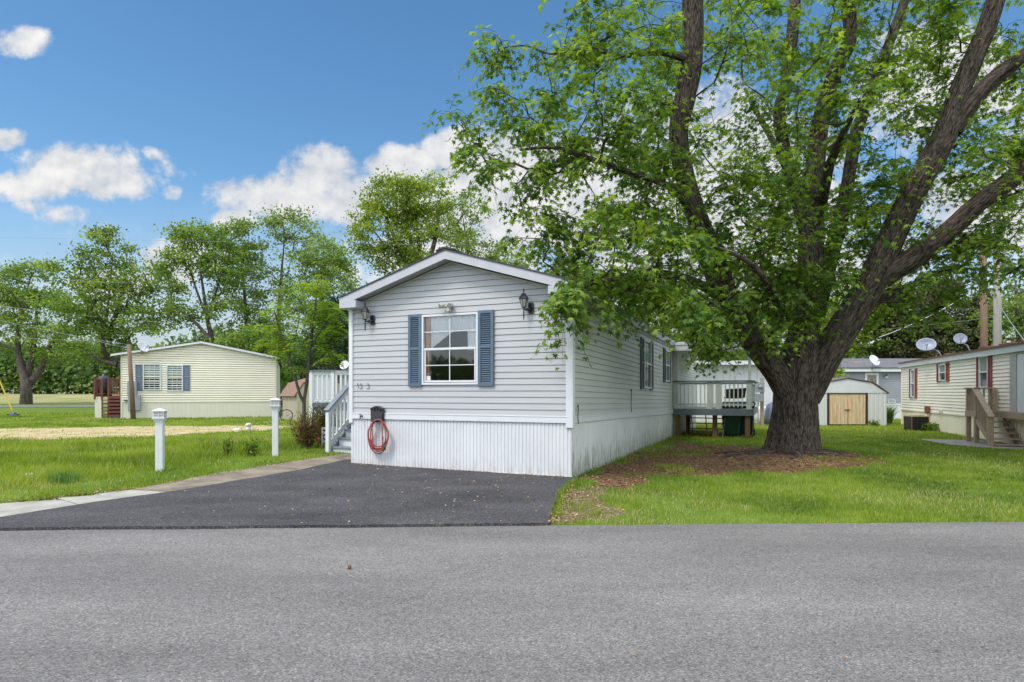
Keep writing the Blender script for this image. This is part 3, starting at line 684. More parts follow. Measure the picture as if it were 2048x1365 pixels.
# ------------------------------------------------------------------ left porch stairs of the main home
st = empty('porch_stairs', (*hw(-4.27, 0), 0), th, 'white and slate grey wooden stairs rising behind the left corner of the home', 'stairs')
SX0, SX1, SY = -1.70, -.45, 1.45
nst = 6; rise, run = .178, .215
g = MB(); w_ = MB()
for i in range(nst):
    y = SY+i*run; z = (i+1)*rise
    g.box(SX0+.03, SX1, y-.03, y+run+.005, z-.035, z); w_.box(SX0+.05, SX1, y+.0, y+.02, z-rise, z-.036)
g.build('tread', M_graypaint2, st, bevel=.004); w_.build('riser', M_paintw, st)
m = MB(); zt = nst*rise
m.prism([(SY-.02, 0), (SY-.02, .10), (SY+nst*run, zt+.08), (SY+nst*run+.0, 0)], 'x', SX0-.005, SX0+.03)
m.build('stringer', M_graypaint2, st)
m = MB(); m.beam((SX0-.012, SY-.05, .20), (SX0-.012, SY+nst*run, .20+zt), .03, .11); m.build('lower_rail', M_paintw, st)
m = MB(); m.beam((SX0+.0, SY-.15, .96), (SX0+.0, SY+nst*run, .96+.13*0+zt*1.02), .13, .04); m.build('handrail', M_graypaint2, st, bevel=.004)
m = MB(); m.beam((SX0+.0, SY-.06, .90), (SX0+.0, SY+nst*run, .90+zt), .035, .09); m.build('upper_rail', M_paintw, st)
m = MB(); m.box(SX0-.045, SX0+.045, SY-.12, SY-.03, 0, .94); m.build('newel_post', M_paintw, st, bevel=.005)
for i in range(9):
    y = SY+.08+i*.128; z = .25+(y-SY)*(zt/(nst*run))
    m = MB(); m.box(SX0-.018, SX0+.018, y-.018, y+.018, z, z+.63); m.build('baluster', M_paintw, st)
m = MB(); m.box(SX0, SX1+.4, SY+nst*run, SY+nst*run+3.5, zt-.16, zt+.02); m.box(SX0, SX0+.09, SY+nst*run, SY+nst*run+.09, 0, zt+.95); m.box(SX0, SX0+.09, SY+nst*run+3.3, SY+nst*run+3.4, 0, zt+.95); m.build('landing', M_paintw, st)

# ------------------------------------------------------------------ generic placing frame for other buildings
class FR:
    def __init__(s, ox, oy, ang): s.o = (ox, oy); s.a = R(ang); s.c, s.s = math.cos(s.a), math.sin(s.a)
    def loc(s, px, py, y=0):
        k = (px-1024)/F; ox = s.o[0]-s.s*y; oy = s.o[1]+s.c*y
        x = (k*oy-ox)/(s.c-k*s.s); Y = oy+s.s*x; return x, CH+(HZ-py)*Y/F
    def w(s, x, y): return (s.o[0]+s.c*x-s.s*y, s.o[1]+s.s*x+s.c*y)

# ---- yellow house
fy = FR(-20.07, 31.31, 20)
yh = empty('house', (*fy.o, 0), fy.a, 'cream vinyl sided gable house with two blue grey shuttered windows, left of the grey home', 'house')
w, e0, e1, pk = 7.44, 3.30, 3.30, 3.98
f = MB()
def ysp(z):
    if z <= 3.30: return (.06, w-.06)
    d = (z-3.30)/(pk-3.30)*w/2; return (d, w-d)
siding(f, .86, 26, .12, ysp, gap=.036, lip=.030, rec=.03)
f.build('front_wall', M_cream, yh)
f = MB(); f.box(0, .02, .0, 14, .0, 3.3); f.box(w-.02, w, .0, 14, 0, 3.3); f.box(.02, w-.02, 13.98, 14, 0, 3.3); f.build('side_wall', M_cream, yh)
f = MB(); f.box(-.012, .06, -.025, .0, .0, 3.3); f.box(w-.06, w+.012, -.025, .0, .0, 3.3); f.build('corner_trim', mat('cream_trim', (.62, .60, .47), .5, .04, 3), yh)
f = MB(); skirt(f, .06, w-.06, .86, pitch=.2, dep=.003); f.build('skirting', M_creamskirt, yh)
f = MB(); e = .16
f.prism([(-e-.25, 3.27), (w/2, pk+.07), (w+e, 3.27), (w+e, 3.32), (w/2, pk+.12), (-e-.25, 3.32)], 'y', -.18, 14.2); rf = f.build('roof', M_shingle, yh)
f = MB(); f.prism([(-e-.25, 3.20), (w/2, pk-.02), (w+e, 3.20), (w+e, 3.30), (w/2, pk+.085), (-e-.25, 3.30)], 'y', -.21, -.182); f.build('fascia', M_trimw, yh)
wins = [((286, 322), (728, 781)), ((333, 366), (730, 782))]
for (pa, pb), (pt, pbm) in wins:
    xa = fy.loc(pa, pt)[0]; xb, zb = fy.loc(pb, pbm); zt_ = fy.loc(pa, pt)[1]
    simple_window(yh, xa, xb, zb, zt_, M_trimw, split=.5, muntins=(2, 2), up=M_lglass, low=M_dglass, fw=.05)
for pa, pb in ((271, 285), (366, 380)):
    shutter(yh, fy.loc(pa, 730)[0], fy.loc(pb, 730)[0], 1.44, 2.80, M_blueshut, louv=False)
# pole with meter boxes and a dish on the left of the yellow house
pq = P(258, 690, 30.2); pb_ = P(267, 838, 30.2)
r = empty('service_pole', (pb_[0], 30.2, 0), 0, 'leaning reddish brown service pole in front of the cream house', 'pole')
m = MB(); m.tube([(0, 0, -.1), ((pq[0]-pb_[0])*.5, 0, pq[2]*.5), (pq[0]-pb_[0], 0, pq[2]+.02)], [.12, .105, .09], 12); m.build('post', M_polew, r, smooth=True)
m = MB(); m.box(-.42, -.28, .0, .04, 3.45, 3.5); m.tube([(-.25, 0, 3.62), (-.5, 0, 3.55), (-.62, .1, 3.40)], .02, 6); m.build('wire_bracket', M_metal, r)
def meter_box(x, y, rz, dims, label, lat=True, parts=2):
    r = empty('meter_box', (x, y, 0), rz, label, 'meter box')
    for (xa, xb, za, zb) in dims:
        m = MB(); m.box(xa, xb, -.16, 0, za, zb); m.build('enclosure', M_metal, r, bevel=.012)
    xa, xb, za, zb = dims[0]; 
    m = MB(); m.lathe([(.085, 0), (.085, .06), (.06, .09)], 14, ((xa+xb)/2, -.16, (za+zb)/2+.02), (0, -1, 0)); m.build('meter_dial', mat('meter_glass', (.25, .27, .29), .15, .2, 20), r, smooth=True)
    m = MB(); m.tube([((xa+xb)/2-.05, -.05, .0), ((xa+xb)/2-.05, -.05, dims[-1][2])], .025, 8); m.build('conduit', M_metal, r)
    return r
meter_box(*fy.w(fy.loc(257, 800)[0], -.02), fy.a, [(-.02, .40, 1.22, 1.95), (.0, .56, .42, 1.20)], 'two grey electrical boxes behind the leaning brown pole on the cream house')
r = empty('vent_hood', (*fy.w(fy.loc(248, 800)[0], -.02), 0), fy.a, 'small beige vent hood on the cream house skirting near its left corner', 'vent hood')
m = MB(); m.box(.0, .30, -.12, 0, .92, 1.05); m.build('hood', M_creamskirt, r, bevel=.01); m = MB(); m.box(.02, .28, -.135, -.121, .93, .97); m.build('flap', M_plastic, r)
def dish(loc, rz, tilt, rad, label, group, pole=.6, m_=None, lean=(0, 0)):
    r = empty('satellite_dish', loc, rz, label, 'satellite dish', group)
    ct = Vector((lean[0], -.08, pole)); ax = Vector((0, -math.cos(tilt), math.sin(tilt)))
    m = MB(); m.tube([(0, 0, -.05), (lean[0]*.3, 0, pole*.5), tuple(ct+Vector((0, .08, -.05)))], .022, 8); m.tube([(lean[0]*.3+.14, .05, -.05), (lean[0]*.4, 0, pole*.55)], .014, 6); m.build('mast', M_metal, r, smooth=True)
    prof = [(rad*k/7, .26*rad*(k/7)**2) for k in range(0, 8)]; prof[0] = (.004, 0)
    back = [(a_, b_-.012) for a_, b_ in prof[::-1]]
    m = MB(); m.lathe(prof+back, 24, tuple(ct), tuple(ax)); m.build('reflector', m_ or M_dish, r, smooth=True)
    tip = ct+ax*rad*1.05+Vector((0, 0, -rad*.5)); m = MB(); m.tube([tuple(ct+Vector((0, 0, -rad*.75))), tuple(ct+ax*.5*rad+Vector((0, 0, -rad*.8))), tuple(tip)], .012, 6); m.box(tip.x-.04, tip.x+.04, tip.y-.05, tip.y+.03, tip.z-.03, tip.z+.05); m.build('feed_arm', M_metal, r)
    return r
p = P(267, 702, 30.9); dish((p[0]+.1, 31.4, 3.38), R(70), R(30), .30, 'satellite dish edge-on at the left eave of the cream house, beside the brown pole', None, .28, M_trimw)
# ---- red deck left of the yellow house
yd = empty('deck', (*fy.w(-2.1, 1.2), 0), fy.a, 'small red stained deck with steps at the left side of the cream house', 'deck')
def lx(px): return fy.loc(px, 800, 1.2)[0]+2.1
zf = 1.18
m = MB(); m.box(lx(190), 2.08, 0, 3.0, zf-.05, zf); m.build('floor', M_redwood, yd)
m = MB(); m.box(lx(190), lx(203), -.02, .3, 0, zf-.06); m.build('skirting', M_creamskirt, yd)
for k, (pa, pb) in enumerate(((188, 191.5), (202.5, 206), (215.5, 219), (240, 244))):
    m = MB(); m.box(lx(pa), lx(pb), -.06, .03, 0 if k > 1 else zf-.2, zf+.92); m.build('post', M_redwood, yd)
m = MB(); b_ = MB(); railing(m, b_, (lx(190), 0), (lx(204), 0), zf, .92, .11); railing(m, b_, (lx(218), 0), (lx(242), 0), zf, .92, .11); railing(m, b_, (lx(190), .05), (lx(190), 2.9), zf, .92, .11); railing(m, b_, (lx(190), 2.95), (2.05, 2.95), zf, .92, .13)
m.build('rail', M_redwood, yd); b_.build('balusters', M_redwood, yd)
m = MB()
for i in range(6):
    z = zf-.02-i*.19; m.box(lx(205), lx(217), -.02-.02*i, .22, z-.05, z)
for i in range(6):
    z = zf-.04-i*.19; m.box(lx(219), lx(242), -.12-.03*i, -.05, z-.11, z)
m.build('step', M_redwood, yd)
m = MB(); m.box(lx(218), lx(243), -.045, .0, .02, zf-.1); m.build('step_backing', mat('dark_red_wood', (.045, .014, .012), .8, .2, 5), yd)
r = empty('covered_grill', (*fy.w(fy.loc(208, 780, 2.0)[0], 2.0), zf), fy.a, 'black fabric covered barbecue grill on the red deck', 'grill')
m = MB(); m.lathe([(.36, 0), (.40, .3), (.40, .78), (.34, .92), (.20, 1.02), (.10, 1.06), (.09, 1.16), (.02, 1.18)], 14, (0, 0, 0)); m.build('cover', M_black, r, smooth=True)
m = MB(); m.lathe([(.385, .05), (.412, .09), (.385, .13)], 14); m.build('hem', M_plastic, r)
r = empty('deck_table', (*fy.w(fy.loc(229, 780, 2.3)[0], 2.3), zf), fy.a, 'small pale table with items behind the red deck railing', 'table')
m = MB(); m.box(-.35, .35, -.25, .25, .42, .46); m.build('table_top', M_trimw, r)
for a_ in (-.3, .3):
    for b2 in (-.2, .2): m = MB(); m.box(a_-.02, a_+.02, b2-.02, b2+.02, 0, .42); m.build('leg', M_metal, r)
r = empty('step_mat', (*fy.w(fy.loc(230, 830, .9)[0], .9), 0), fy.a, 'dark round mat in the grass at the foot of the red steps', 'mat')
m = MB(); m.lathe([(.5, .0), (.5, .05), (.40, .09), (.36, .06), (.02, .06)], 20); m.build('rim', M_plastic, r, smooth=False)

# ---- neighbour home behind the porch (seen between the young tree and the home)
fn = FR(-7.6, 26.0, 0)
nh = empty('mobile_home', (-7.35, 26, 0), 0, 'white home with dark shingle roof partly hidden behind the left edge of the grey home', 'mobile home')
f = MB(); siding(f, .8, 12, .12, lambda z: (-.0, 4.2), gap=.012); f.build('front_wall', M_side, nh)
f = MB(); f.box(0, 4.2, .013, 12, 0, 2.2); f.build('side_wall', M_side, nh)
f = MB(); f.prism([(-.2, 2.22), (.35, 2.32), (1.35, 2.75), (3.5, 3.2), (4.6, 2.6), (4.6, 2.5), (-.2, 2.16)], 'y', -.25, 12); f.build('roof', M_greyroof, nh)
f = MB(); f.box(-.25, 4.4, -.29, -.252, 2.12, 2.27); f.build('fascia', M_trimw, nh)
shutter(nh, .62, .80, 1.25, 2.0, M_blueshut); simple_window(nh, .82, 1.25, 1.2, 2.02, M_trimw)
dish((P(686, 735, 25.2)[0], 25.6, 2.3), R(-12), R(25), .20, 'small pale satellite dish on the dark roof behind the stair rail', None, .18, M_trimw)
nd = empty('deck', (P(622, 800, 22)[0], 22, 0), 0, 'white railed deck with slate grey skirt board behind the red leaved bush', 'deck')
m = MB(); m.box(0, 3, 0, 3, .78, .95); m.box(0, 3, -.03, -.001, .70, .98); m.build('floor', M_graypaint, nd)
m = MB(); b_ = MB(); railing(m, b_, (0, 0), (3, 0), .97, 1.13, .16, .06); railing(m, b_, (0, .05), (0, 3), .97, 1.13, .16, .06); m.build('rail', M_paintw, nd); b_.build('balusters', M_paintw, nd)
for x in (0, .78, 1.6, 2.6): m = MB(); m.box(x-.05, x+.07, -.06, .06, 0, 2.14); m.build('post', M_paintw, nd)
m = MB(); m.box(-.1, 3.1, -.1, .1, 2.115, 2.15); m.build('cap_rail', M_graypaint2, nd)
# ---- barn shaped shed with brown roof
sh = empty('garden_shed', (P(593, 830, 29)[0], 29.0, 0), R(34), 'cream barn style shed with faded brown gambrel roof behind the bush', 'shed')
prof = [(0, 0), (0, 1.25), (.35, 1.76), (1.3, 2.06), (2.25, 1.76), (2.6, 1.25), (2.6, 0)]
M_shedc = mat('shed_cream', (.50, .45, .31), .6, .08, 3, stretch=(5, 5, .6))
m = MB(); m.prism(prof, 'y', 0, .04); m.prism(prof, 'y', 2.6, 2.64); m.build('gable_wall', M_shedc, sh)
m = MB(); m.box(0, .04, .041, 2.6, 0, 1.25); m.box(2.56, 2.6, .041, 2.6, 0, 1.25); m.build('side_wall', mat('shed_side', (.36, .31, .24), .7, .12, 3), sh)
m = MB(); t_ = .05
m.prism([(-.10, 1.14), (.33, 1.79), (1.3, 2.09), (2.27, 1.79), (2.7, 1.14), (2.75, 1.17), (2.31, 1.84), (1.3, 2.15), (.29, 1.84), (-.15, 1.17)], 'y', -.08, 2.72); m.build('roof', mat('faded_brown_roof', (.17, .095, .065), .85, .2, 6, col2=(.28, .17, .125)), sh)
m = MB(); m.box(.7, 1.28, -.03, -.001, .1, 1.75); m.box(1.30, 1.9, -.03, -.001, .1, 1.75); m.build('door', M_trimw, sh)
r = empty('bicycle_wheel', (P(573, 826, 28.4)[0], 28.4, .28), R(20), 'thin black wheel leaning on the shed side wall', 'wheel')
m = MB(); m.tube([(.27*math.cos(a_*math.pi/12), 0, .27*math.sin(a_*math.pi/12)) for a_ in range(25)], .02, 6); m.build('tyre', M_black, r)
m = MB()
for a_ in range(6): c_ = math.cos(a_*math.pi/6)*.26; s_ = math.sin(a_*math.pi/6)*.26; m.beam((-c_, 0, -s_), (c_, 0, s_), .008, .008)
m.build('spokes', M_metal, r)
# far white vehicle glimpsed between the houses
r = empty('parked_car', (P(563, 795, 75)[0], 75, 0), R(70), 'white car far off in the gap beside the cream house', 'car')
m = MB(); m.prism([(-2.1, .35), (-2.1, .8), (-1.5, .92), (-.9, 1.4), (.8, 1.4), (1.4, .95), (2.1, .82), (2.15, .35)], 'y', -.85, .85); m.build('body', M_trimw, r, bevel=.08)
m = MB(); m.prism([(-1.35, .93), (-.85, 1.33), (.75, 1.33), (1.25, .95)], 'y', -.87, .87); m.build('window', M_dglass, r)
for a_ in (-1.3, 1.3):
    for b2 in (-.8, .8): m = MB(); m.lathe([(.33, -.1), (.33, .1)], 14, (a_, b2, .33), (0, 1, 0)); m.build('wheel', M_black, r)
r.location.z = float(gh(r.location.x, 75))

# ------------------------------------------------------------------ RIGHT SIDE
# ---- side deck of the main home
dk = empty('side_deck', (*hw(0, 9.84), 0), th, 'raised deck with pale railings and slate grey floor edge beside the grey home', 'deck')
DW, DD, FZ = 2.25, 3.4, .865
m = MB(); m.box(.04, DW, 0, DD, FZ-.03, FZ); m.build('floor', M_paintg, dk)
m = MB(); m.box(.03, DW+.02, -.045, -.001, FZ-.19, FZ+.0); m.box(DW+.001, DW+.045, -.001, DD, FZ-.19, FZ); m.build('fascia', M_graypaint, dk)
m = MB(); m.box(.0, DW+.06, -.08, .07, FZ+.80, FZ+.845); m.box(DW-.07, DW+.07, .071, DD, FZ+.80, FZ+.845); m.build('cap_rail', M_graypaint, dk)
m = MB(); m.box(.1, DW-.1, -.018, .018, FZ+.10, FZ+.16); m.box(.1, DW-.1, -.018, .018, FZ+.73, FZ+.79); m.box(DW-.018, DW+.018, .1, DD, FZ+.10, FZ+.16); m.box(DW-.018, DW+.018, .1, DD, FZ+.73, FZ+.79); m.build('rail', M_paintg, dk)
for x in (.10, 1.08, 1.32, DW-.08):
    m = MB(); m.box(x-.07, x+.07, -.04, .04, FZ, FZ+.80); m.build('post', M_paintg, dk)
for i in range(17):
    x = .24+i*.117
    if min(abs(x-q) for q in (1.08, 1.32)) < .09 or x > DW-.2: continue
    m = MB(); m.box(x-.018, x+.018, -.045, -.019, FZ+.06, FZ+.79); m.build('baluster', M_paintg, dk)
m = MB()
for i in range(24): y = .15+i*.13; m.box(DW-.045, DW-.019, y, y+.036, FZ+.06, FZ+.79)
m.build('side_balusters', M_paintg, dk)
for x, y in ((.15, .05), (DW-.12, .05), (1.2, .3), (DW-.12, DD-.1), (.3, 1.2)):
    m = MB(); m.box(x-.065, x+.065, y-.03, y+.10, 0, FZ-.035); m.build('support_post', mat('brown_post', (.13, .075, .04), .85, .3, 5, col2=(.20, .13, .07)), dk)
m = MB(); m.box(.3, DW-.2, .25, .30, FZ-.17, FZ-.035); m.box(.3, DW-.2, DD-.3, DD-.25, FZ-.17, FZ-.035); m.build('joist', mat('dark_joist', (.03, .022, .018), .9, .2, 5), dk)
m = MB(); m.box(.02, .16, -.03, .10, FZ, 2.62); m.box(DW-.10, DW-.02, .0, .08, FZ+.845, 2.62); m.build('roof_post', M_paintg, dk)
m = MB(); m.box(-.02, DW+.15, -.28, -.18, 2.60, 2.76); m.box(-.02, DW+.15, -.30, -.16, 2.762, 2.86); m.box(-.02, DW+.15, -.18, DD+.2, 2.79, 2.84); m.box(DW+.08, DW+.15, -.18, DD+.2, 2.62, 2.789); m.build('porch_roof', M_trimw, dk, bevel=.006)
# patio chair on the deck
r = empty('deck_chair', (*hw(1.72, 9.84+.55), FZ), th+R(-15), 'dark wicker chair behind the deck railing, above the green bin', 'chair'); r.scale = (.85, .85, .85)
M_wick = mat('brown_wicker', (.05, .038, .034), .7, .3, 40)
m = MB(); m.box(-.26, .26, -.25, .25, .36, .42); m.build('seat', M_wick, r, bevel=.02)
m = MB(); pts = [(-.33+.66*i/12, .16*math.sin(math.pi*i/12)*1.0+.15, 0) for i in range(13)]
for i in range(12):
    a_, b2 = pts[i], pts[i+1]; m.add([(a_[0], a_[1], .38), (b2[0], b2[1], .38), (b2[0]*1.1, b2[1]+.06, .70+.04*i/12), (a_[0]*1.1, a_[1]+.06, .70+.04*i/12), (a_[0], a_[1]+.04, .38), (b2[0], b2[1]+.04, .38), (b2[0]*1.1, b2[1]+.10, .70+.04*i/12), (a_[0]*1.1, a_[1]+.10, .70+.04*i/12)], [(0, 1, 2, 3), (5, 4, 7, 6), (3, 2, 6, 7)])
m.build('backrest', M_wick, r)
for a_ in (-.24, .24):
    for b2 in (-.22, .22): m = MB(); m.tube([(a_, b2, 0), (a_*.95, b2*.95, .37)], .018, 6); m.build('leg', M_black, r)
# green wheeled bin and dark bin below the deck
def bin_(x, y, rz, m_, label, s=1.0):
    wx, wy = hw(x, y); r = empty('wheeled_bin', (wx, wy, 0), rz, label, 'wheeled bin')
    m = MB(); vs = []
    for z, a_, b2 in ((.06, .20, .22), (.98, .27, .30)):
        vs += [(-a_, -b2, z), (a_, -b2, z), (a_, b2, z), (-a_, b2, z)]
    m.add(vs, [(0, 3, 2, 1), (4, 5, 6, 7), (0, 1, 5, 4), (1, 2, 6, 5), (2, 3, 7, 6), (3, 0, 4, 7)]); m.build('body', m_, r, bevel=.03)
    m = MB(); m.box(-.29, .29, -.33, .32, .98, 1.02); m.prism([(-.33, 1.02), (-.2, 1.06), (.2, 1.07), (.34, 1.03)], 'x', -.27, .27); m.build('lid', m_, r, bevel=.012)
    m = MB(); m.tube([(-.25, .36, .93), (.25, .36, .93)], .018, 8); m.build('handle', m_, r)
    for a_ in (-.24, .24): m = MB(); m.lathe([(.11, -.025), (.11, .025)], 14, (a_, .25, .11), (1, 0, 0)); m.build('wheel', M_black, r)
    return r
M_bin = mat('green_bin_plastic', (.010, .055, .035), .4, .15, 5)
bin_(1.66, 9.84+.72, th, M_bin, 'dark green wheeled bin standing under the deck beside the ladder rails')
b_ = bin_(2.02, 9.84+1.25, th, mat('black_bin_plastic', (.010, .016, .018), .4, .2, 5), 'blackish wheeled bin under the right end of the deck')
mm_ = MB(); mm_.box(-.09, .09, -.275, -.268, .80, .825); 
# rusty gate under deck
r = empty('rusty_gate', (*hw(.46, 9.84+.35), 0), th, 'rusty brown tubular gate leaning under the left half of the deck', 'gate')
M_rust = mat('rust', (.10, .035, .018), .85, .4, 14, col2=(.22, .09, .045))
m = MB()
for z in (.10, .26, .42, .58): m.tube([(0, 0, z), (1.0, 0, z-.01)], .016, 6)
m.build('bar', M_rust, r)
for x in (.08, .50, .80, .98): m = MB(); m.tube([(x-.03, 0, .66), (x+.02, 0, .0)], .018, 6); m.build('upright', M_rust, r)
r = empty('step_ladder', (*hw(1.36, 9.84+.30), 0), th, 'small thin grey folding stand leaning beside the green bin', 'folding stand')
for q in (((-.10, 0, 0), (.10, .05, .55)), ((.06, 0, 0), (.14, .05, .58))): m = MB(); m.tube(q, .010, 6); m.build('leg', M_metal, r)
m = MB(); m.tube([(-.02, .02, .2), (.09, .02, .2)], .008, 6); m.tube([(.04, .03, .38), (.11, .03, .38)], .008, 6); m.build('rung', M_metal, r)

# ---- white long building behind the deck
fb = FR(P(1380, 850, 27)[0], 27, 0)
bb = empty('white_building', (*fb.o, 0), 0, 'long white metal sided building behind the side deck and the big trunk', 'building')
m = MB(); skirt(m, 0, 4.6, 2.62, zb=0, pitch=.3, dep=.02); m.build('front_wall', M_skirt, bb)
m = MB(); m.box(0, 4.6, .03, 5, 0, 2.6); m.build('side_wall', M_skirt, bb)
m = MB(); m.box(-.3, 4.7, -.35, 5.2, 2.63, 2.70); m.box(-.3, 4.7, -.38, -.351, 2.56, 2.74); m.build('roof', M_trimw, bb)
m = MB(); m.box(2.0, 2.9, -.03, -.001, .15, 2.1); m.build('door', M_trimw, bb)
# meter post
px_ = P(1524, 850, 25); r = empty('meter_post', (px_[0], 25, 0), 0, 'wooden post with meter boxes in front of the white building, left of the trunk', 'post')
m = MB(); m.box(-.06, .06, -.05, .05, 0, 1.95); m.build('post', M_wood, r)
meter_box(px_[0]-.13, 24.93, 0, [(-.20, .14, 1.35, 1.78), (-.20, .10, .98, 1.30)], 'grey electric meter boxes fixed to the wooden post by the white building')
# propane tank
p = P(1525, 842, 25.8); r = empty('propane_tank', (p[0]+.02, 25.8, 0), 0, 'white upright propane tank behind the meter post', 'propane tank')
m = MB(); m.lathe([(.02, .06), (.20, .08), (.30, .16), (.31, .30), (.31, .62), (.28, .70), (.18, .77), (.03, .79)], 20); m.build('tank', M_trimw, r, smooth=True)
m = MB(); m.lathe([(.22, 0), (.22, .10)], 14); m.build('foot_ring', M_metal, r); m = MB(); m.lathe([(.10, .78), (.10, .88), (.06, .90)], 12); m.build('valve_collar', M_trimw, r)
p = P(1541, 838, 25.5); r = empty('tarp_bundle', (p[0]+.1, 25.5, 0), 0, 'blue grey rounded tarp covered bundle half hidden by the trunk', 'tarp')
m = MB(); m.lathe([(.36, 0), (.38, .3), (.33, .65), (.20, .88), (.03, .95)], 14); m.build('cover', mat('blue_grey_tarp', (.14, .17, .24), .6, .15, 5), r, smooth=True)
m = MB(); m.tube([(.39*math.cos(a_/10*2*math.pi), .39*math.sin(a_/10*2*math.pi), .28) for a_ in range(11)], .012, 5); m.build('rope', M_wood, r)

# ---- white metal shed with wooden looking rusty doors
fs = FR(P(1617, 852, 24.8)[0], 24.8, 0)
sh = empty('metal_shed', (*fs.o, 0), 0, 'low white metal shed with rust stained double doors right of the big trunk', 'shed')
SWd = 3.19; zc = 1.36
prof = [(0, 0), (0, 1.33), (.62, 1.74), (SWd/2, 1.90), (SWd-.62, 1.74), (SWd, 1.33), (SWd, 0)]
xd0, xd1 = fs.loc(1658, 800)[0], fs.loc(1731, 800)[0]
for q_ in ((0.02, xd0-.06), (xd1+.06, SWd-.02)): m = MB(); skirt(m, *q_, 1.33, zb=0, pitch=.18, dep=.012); m.build('wall_panel', M_skirt, sh)
m = MB(); m.prism([(-.0, 1.331), (.62, 1.74), (SWd/2, 1.90), (SWd-.62, 1.74), (SWd, 1.331)], 'y', -.015, .03); m.build('gable', M_trimw, sh)
m = MB(); m.box(0, .02, 0.02, 2.4, 0, 1.33); m.box(SWd-.02, SWd, 0.02, 2.4, 0, 1.33); m.box(.02, SWd-.02, 2.38, 2.4, 0, 1.33); m.build('side_wall', M_skirt, sh)
m = MB(); m.prism([(-.07, 1.30), (.60, 1.76), (SWd/2, 1.93), (SWd-.60, 1.76), (SWd+.07, 1.30), (SWd+.08, 1.33), (SWd-.59, 1.80), (SWd/2, 1.965), (.59, 1.80), (-.08, 1.33)], 'y', -.06, 2.45); m.build('roof', mat('shed_roof_edge', (.16, .12, .10), .7, .3, 8), sh)
m = MB(); m.box(xd0-.08, xd0, -.03, .02, 0, 1.34); m.box(xd1, xd1+.08, -.03, .02, 0, 1.34); m.box(xd0, xd1, -.03, .02, 1.30, 1.335); m.build('door_frame', mat('dark_brown_frame', (.045, .02, .018), .6, .2, 6), sh)
M_rdoor = mat('rust_stained_door', (.62, .50, .34), .7, .1, 2.3, col2=(.60, .26, .07), stretch=(5, 5, .7), lo=.46, hi=.70)
xm = (xd0+xd1)/2
for a_, b2 in ((xd0, xm-.004), (xm+.004, xd1)):
    m = MB(); skirt(m, a_, b2, 1.30, zb=.06, pitch=.16, dep=-.012); d_ = m.build('door', M_rdoor, sh)
m = MB(); m.box(xm-.12, xm+.10, -.03, -.014, .64, .665); m.box(xm-.015, xm+.015, -.045, -.031, .56, .66); m.build('latch', M_rust, d_)

# ---- grey home behind the shed
fg = FR(P(1560, 838, 31)[0], 31, 0)
gh_ = empty('mobile_home', (*fg.o, 0), 0, 'grey sided home with dark roof and white skirting behind the metal shed', 'mobile home')
wx_ = 10.5
m = MB(); siding(m, .76, 15, .115, lambda z: (0, wx_), gap=.012); m.build('front_wall', M_greysid, gh_)
m = MB(); m.box(0, wx_, .014, 4.4, 0, 2.45); m.build('side_wall', M_greysid, gh_)
m = MB(); skirt(m, 0, wx_, .70, zb=0, pitch=.2); m.box(0, wx_, -.02, .01, .70, .78); m.build('skirting', M_skirt, gh_)
m = MB(); m.box(-.1, wx_+.1, -.22, -.17, 2.40, 2.58); m.build('fascia', M_trimw, gh_)
m = MB(); m.prism([(-.25, 2.56), (2.2, 3.14), (4.7, 2.56), (4.7, 2.62), (2.2, 3.20), (-.25, 2.62)], 'x', -.1, wx_+.1); rf = m.build('roof', M_greyroof, gh_)
x_, z_ = fg.loc(1712, 731, 1); m = MB(); m.box(x_-.2, x_+.25, .9, 1.3, 2.85, 2.98); m.build('roof_vent', mat('pinkish_vent', (.40, .27, .24), .6, .1, 5), rf)
xa, za = fg.loc(1729, 790); xb, zb = fg.loc(1756, 746)
m = MB(); frame_rect(m, xa, xb, .80, zb, .10, -.05, .01); d_ = m.build('door', M_trimw, gh_)
m = MB(); m.box(xa+.1, xb-.1, -.03, -.015, .9, 1.6); m.build('door_panel', M_trimw, d_)
m = MB(); m.box(xa+.1, xb-.1, -.02, -.012, 1.62, zb-.1); m.build('pane', M_dglass, d_)
m = MB(); x0, x1, z0, z1 = xa+.1, xb-.1, 1.62, zb-.1
for i in range(2):
    x2 = x0+(x1-x0)*i/2; x3 = x0+(x1-x0)*(i+1)/2
    m.beam((x2, -.03, z0), (x3, -.03, z1), .03, .01, up=(0, 1, 0)); m.beam((x2, -.03, z1), (x3, -.03, z0), .03, .01, up=(0, 1, 0))
frame_rect(m, x0, x1, z0, z1, .03, -.036, -.021); m.build('lattice', mat('yellowed_lattice', (.45, .36, .14), .6, .1, 8), d_)
x_, z_ = fg.loc(1772, 752); r = empty('porch_light', (*fg.w(x_, -.01), z_), 0, 'small black and white porch light on the grey home wall', 'porch light')
m = MB(); m.lathe([(.09, 0), (.09, .03)], 12, (0, 0, -.04), (0, -1, 0)); m.build('base', M_trimw, r); m = MB(); m.lathe([(.03, 0), (.07, .13)], 10, (0, -.05, .0), (-.6, -.8, .2)); m.build('lamp_head', M_black, r)
x_, z_ = fg.loc(1783, 803); r = empty('wall_vent', (*fg.w(x_, -.02), z_), 0, 'small white vent low on the grey home wall', 'vent')
m = MB(); frame_rect(m, -.18, .18, -.10, .08, .03, -.03, 0); m.build('vent_frame', M_trimw, r); m = MB(); m.box(-.15, .15, -.015, 0, -.07, .05); m.build('grille', M_metal, r)
x_, z_ = fg.loc(1737, 741); dish((*fg.w(x_+.05, -.24), 2.52), R(18), R(28), .30, 'pale satellite dish above the lattice window of the grey home', None, .42, M_trimw)
# tall tuft handled with plants below

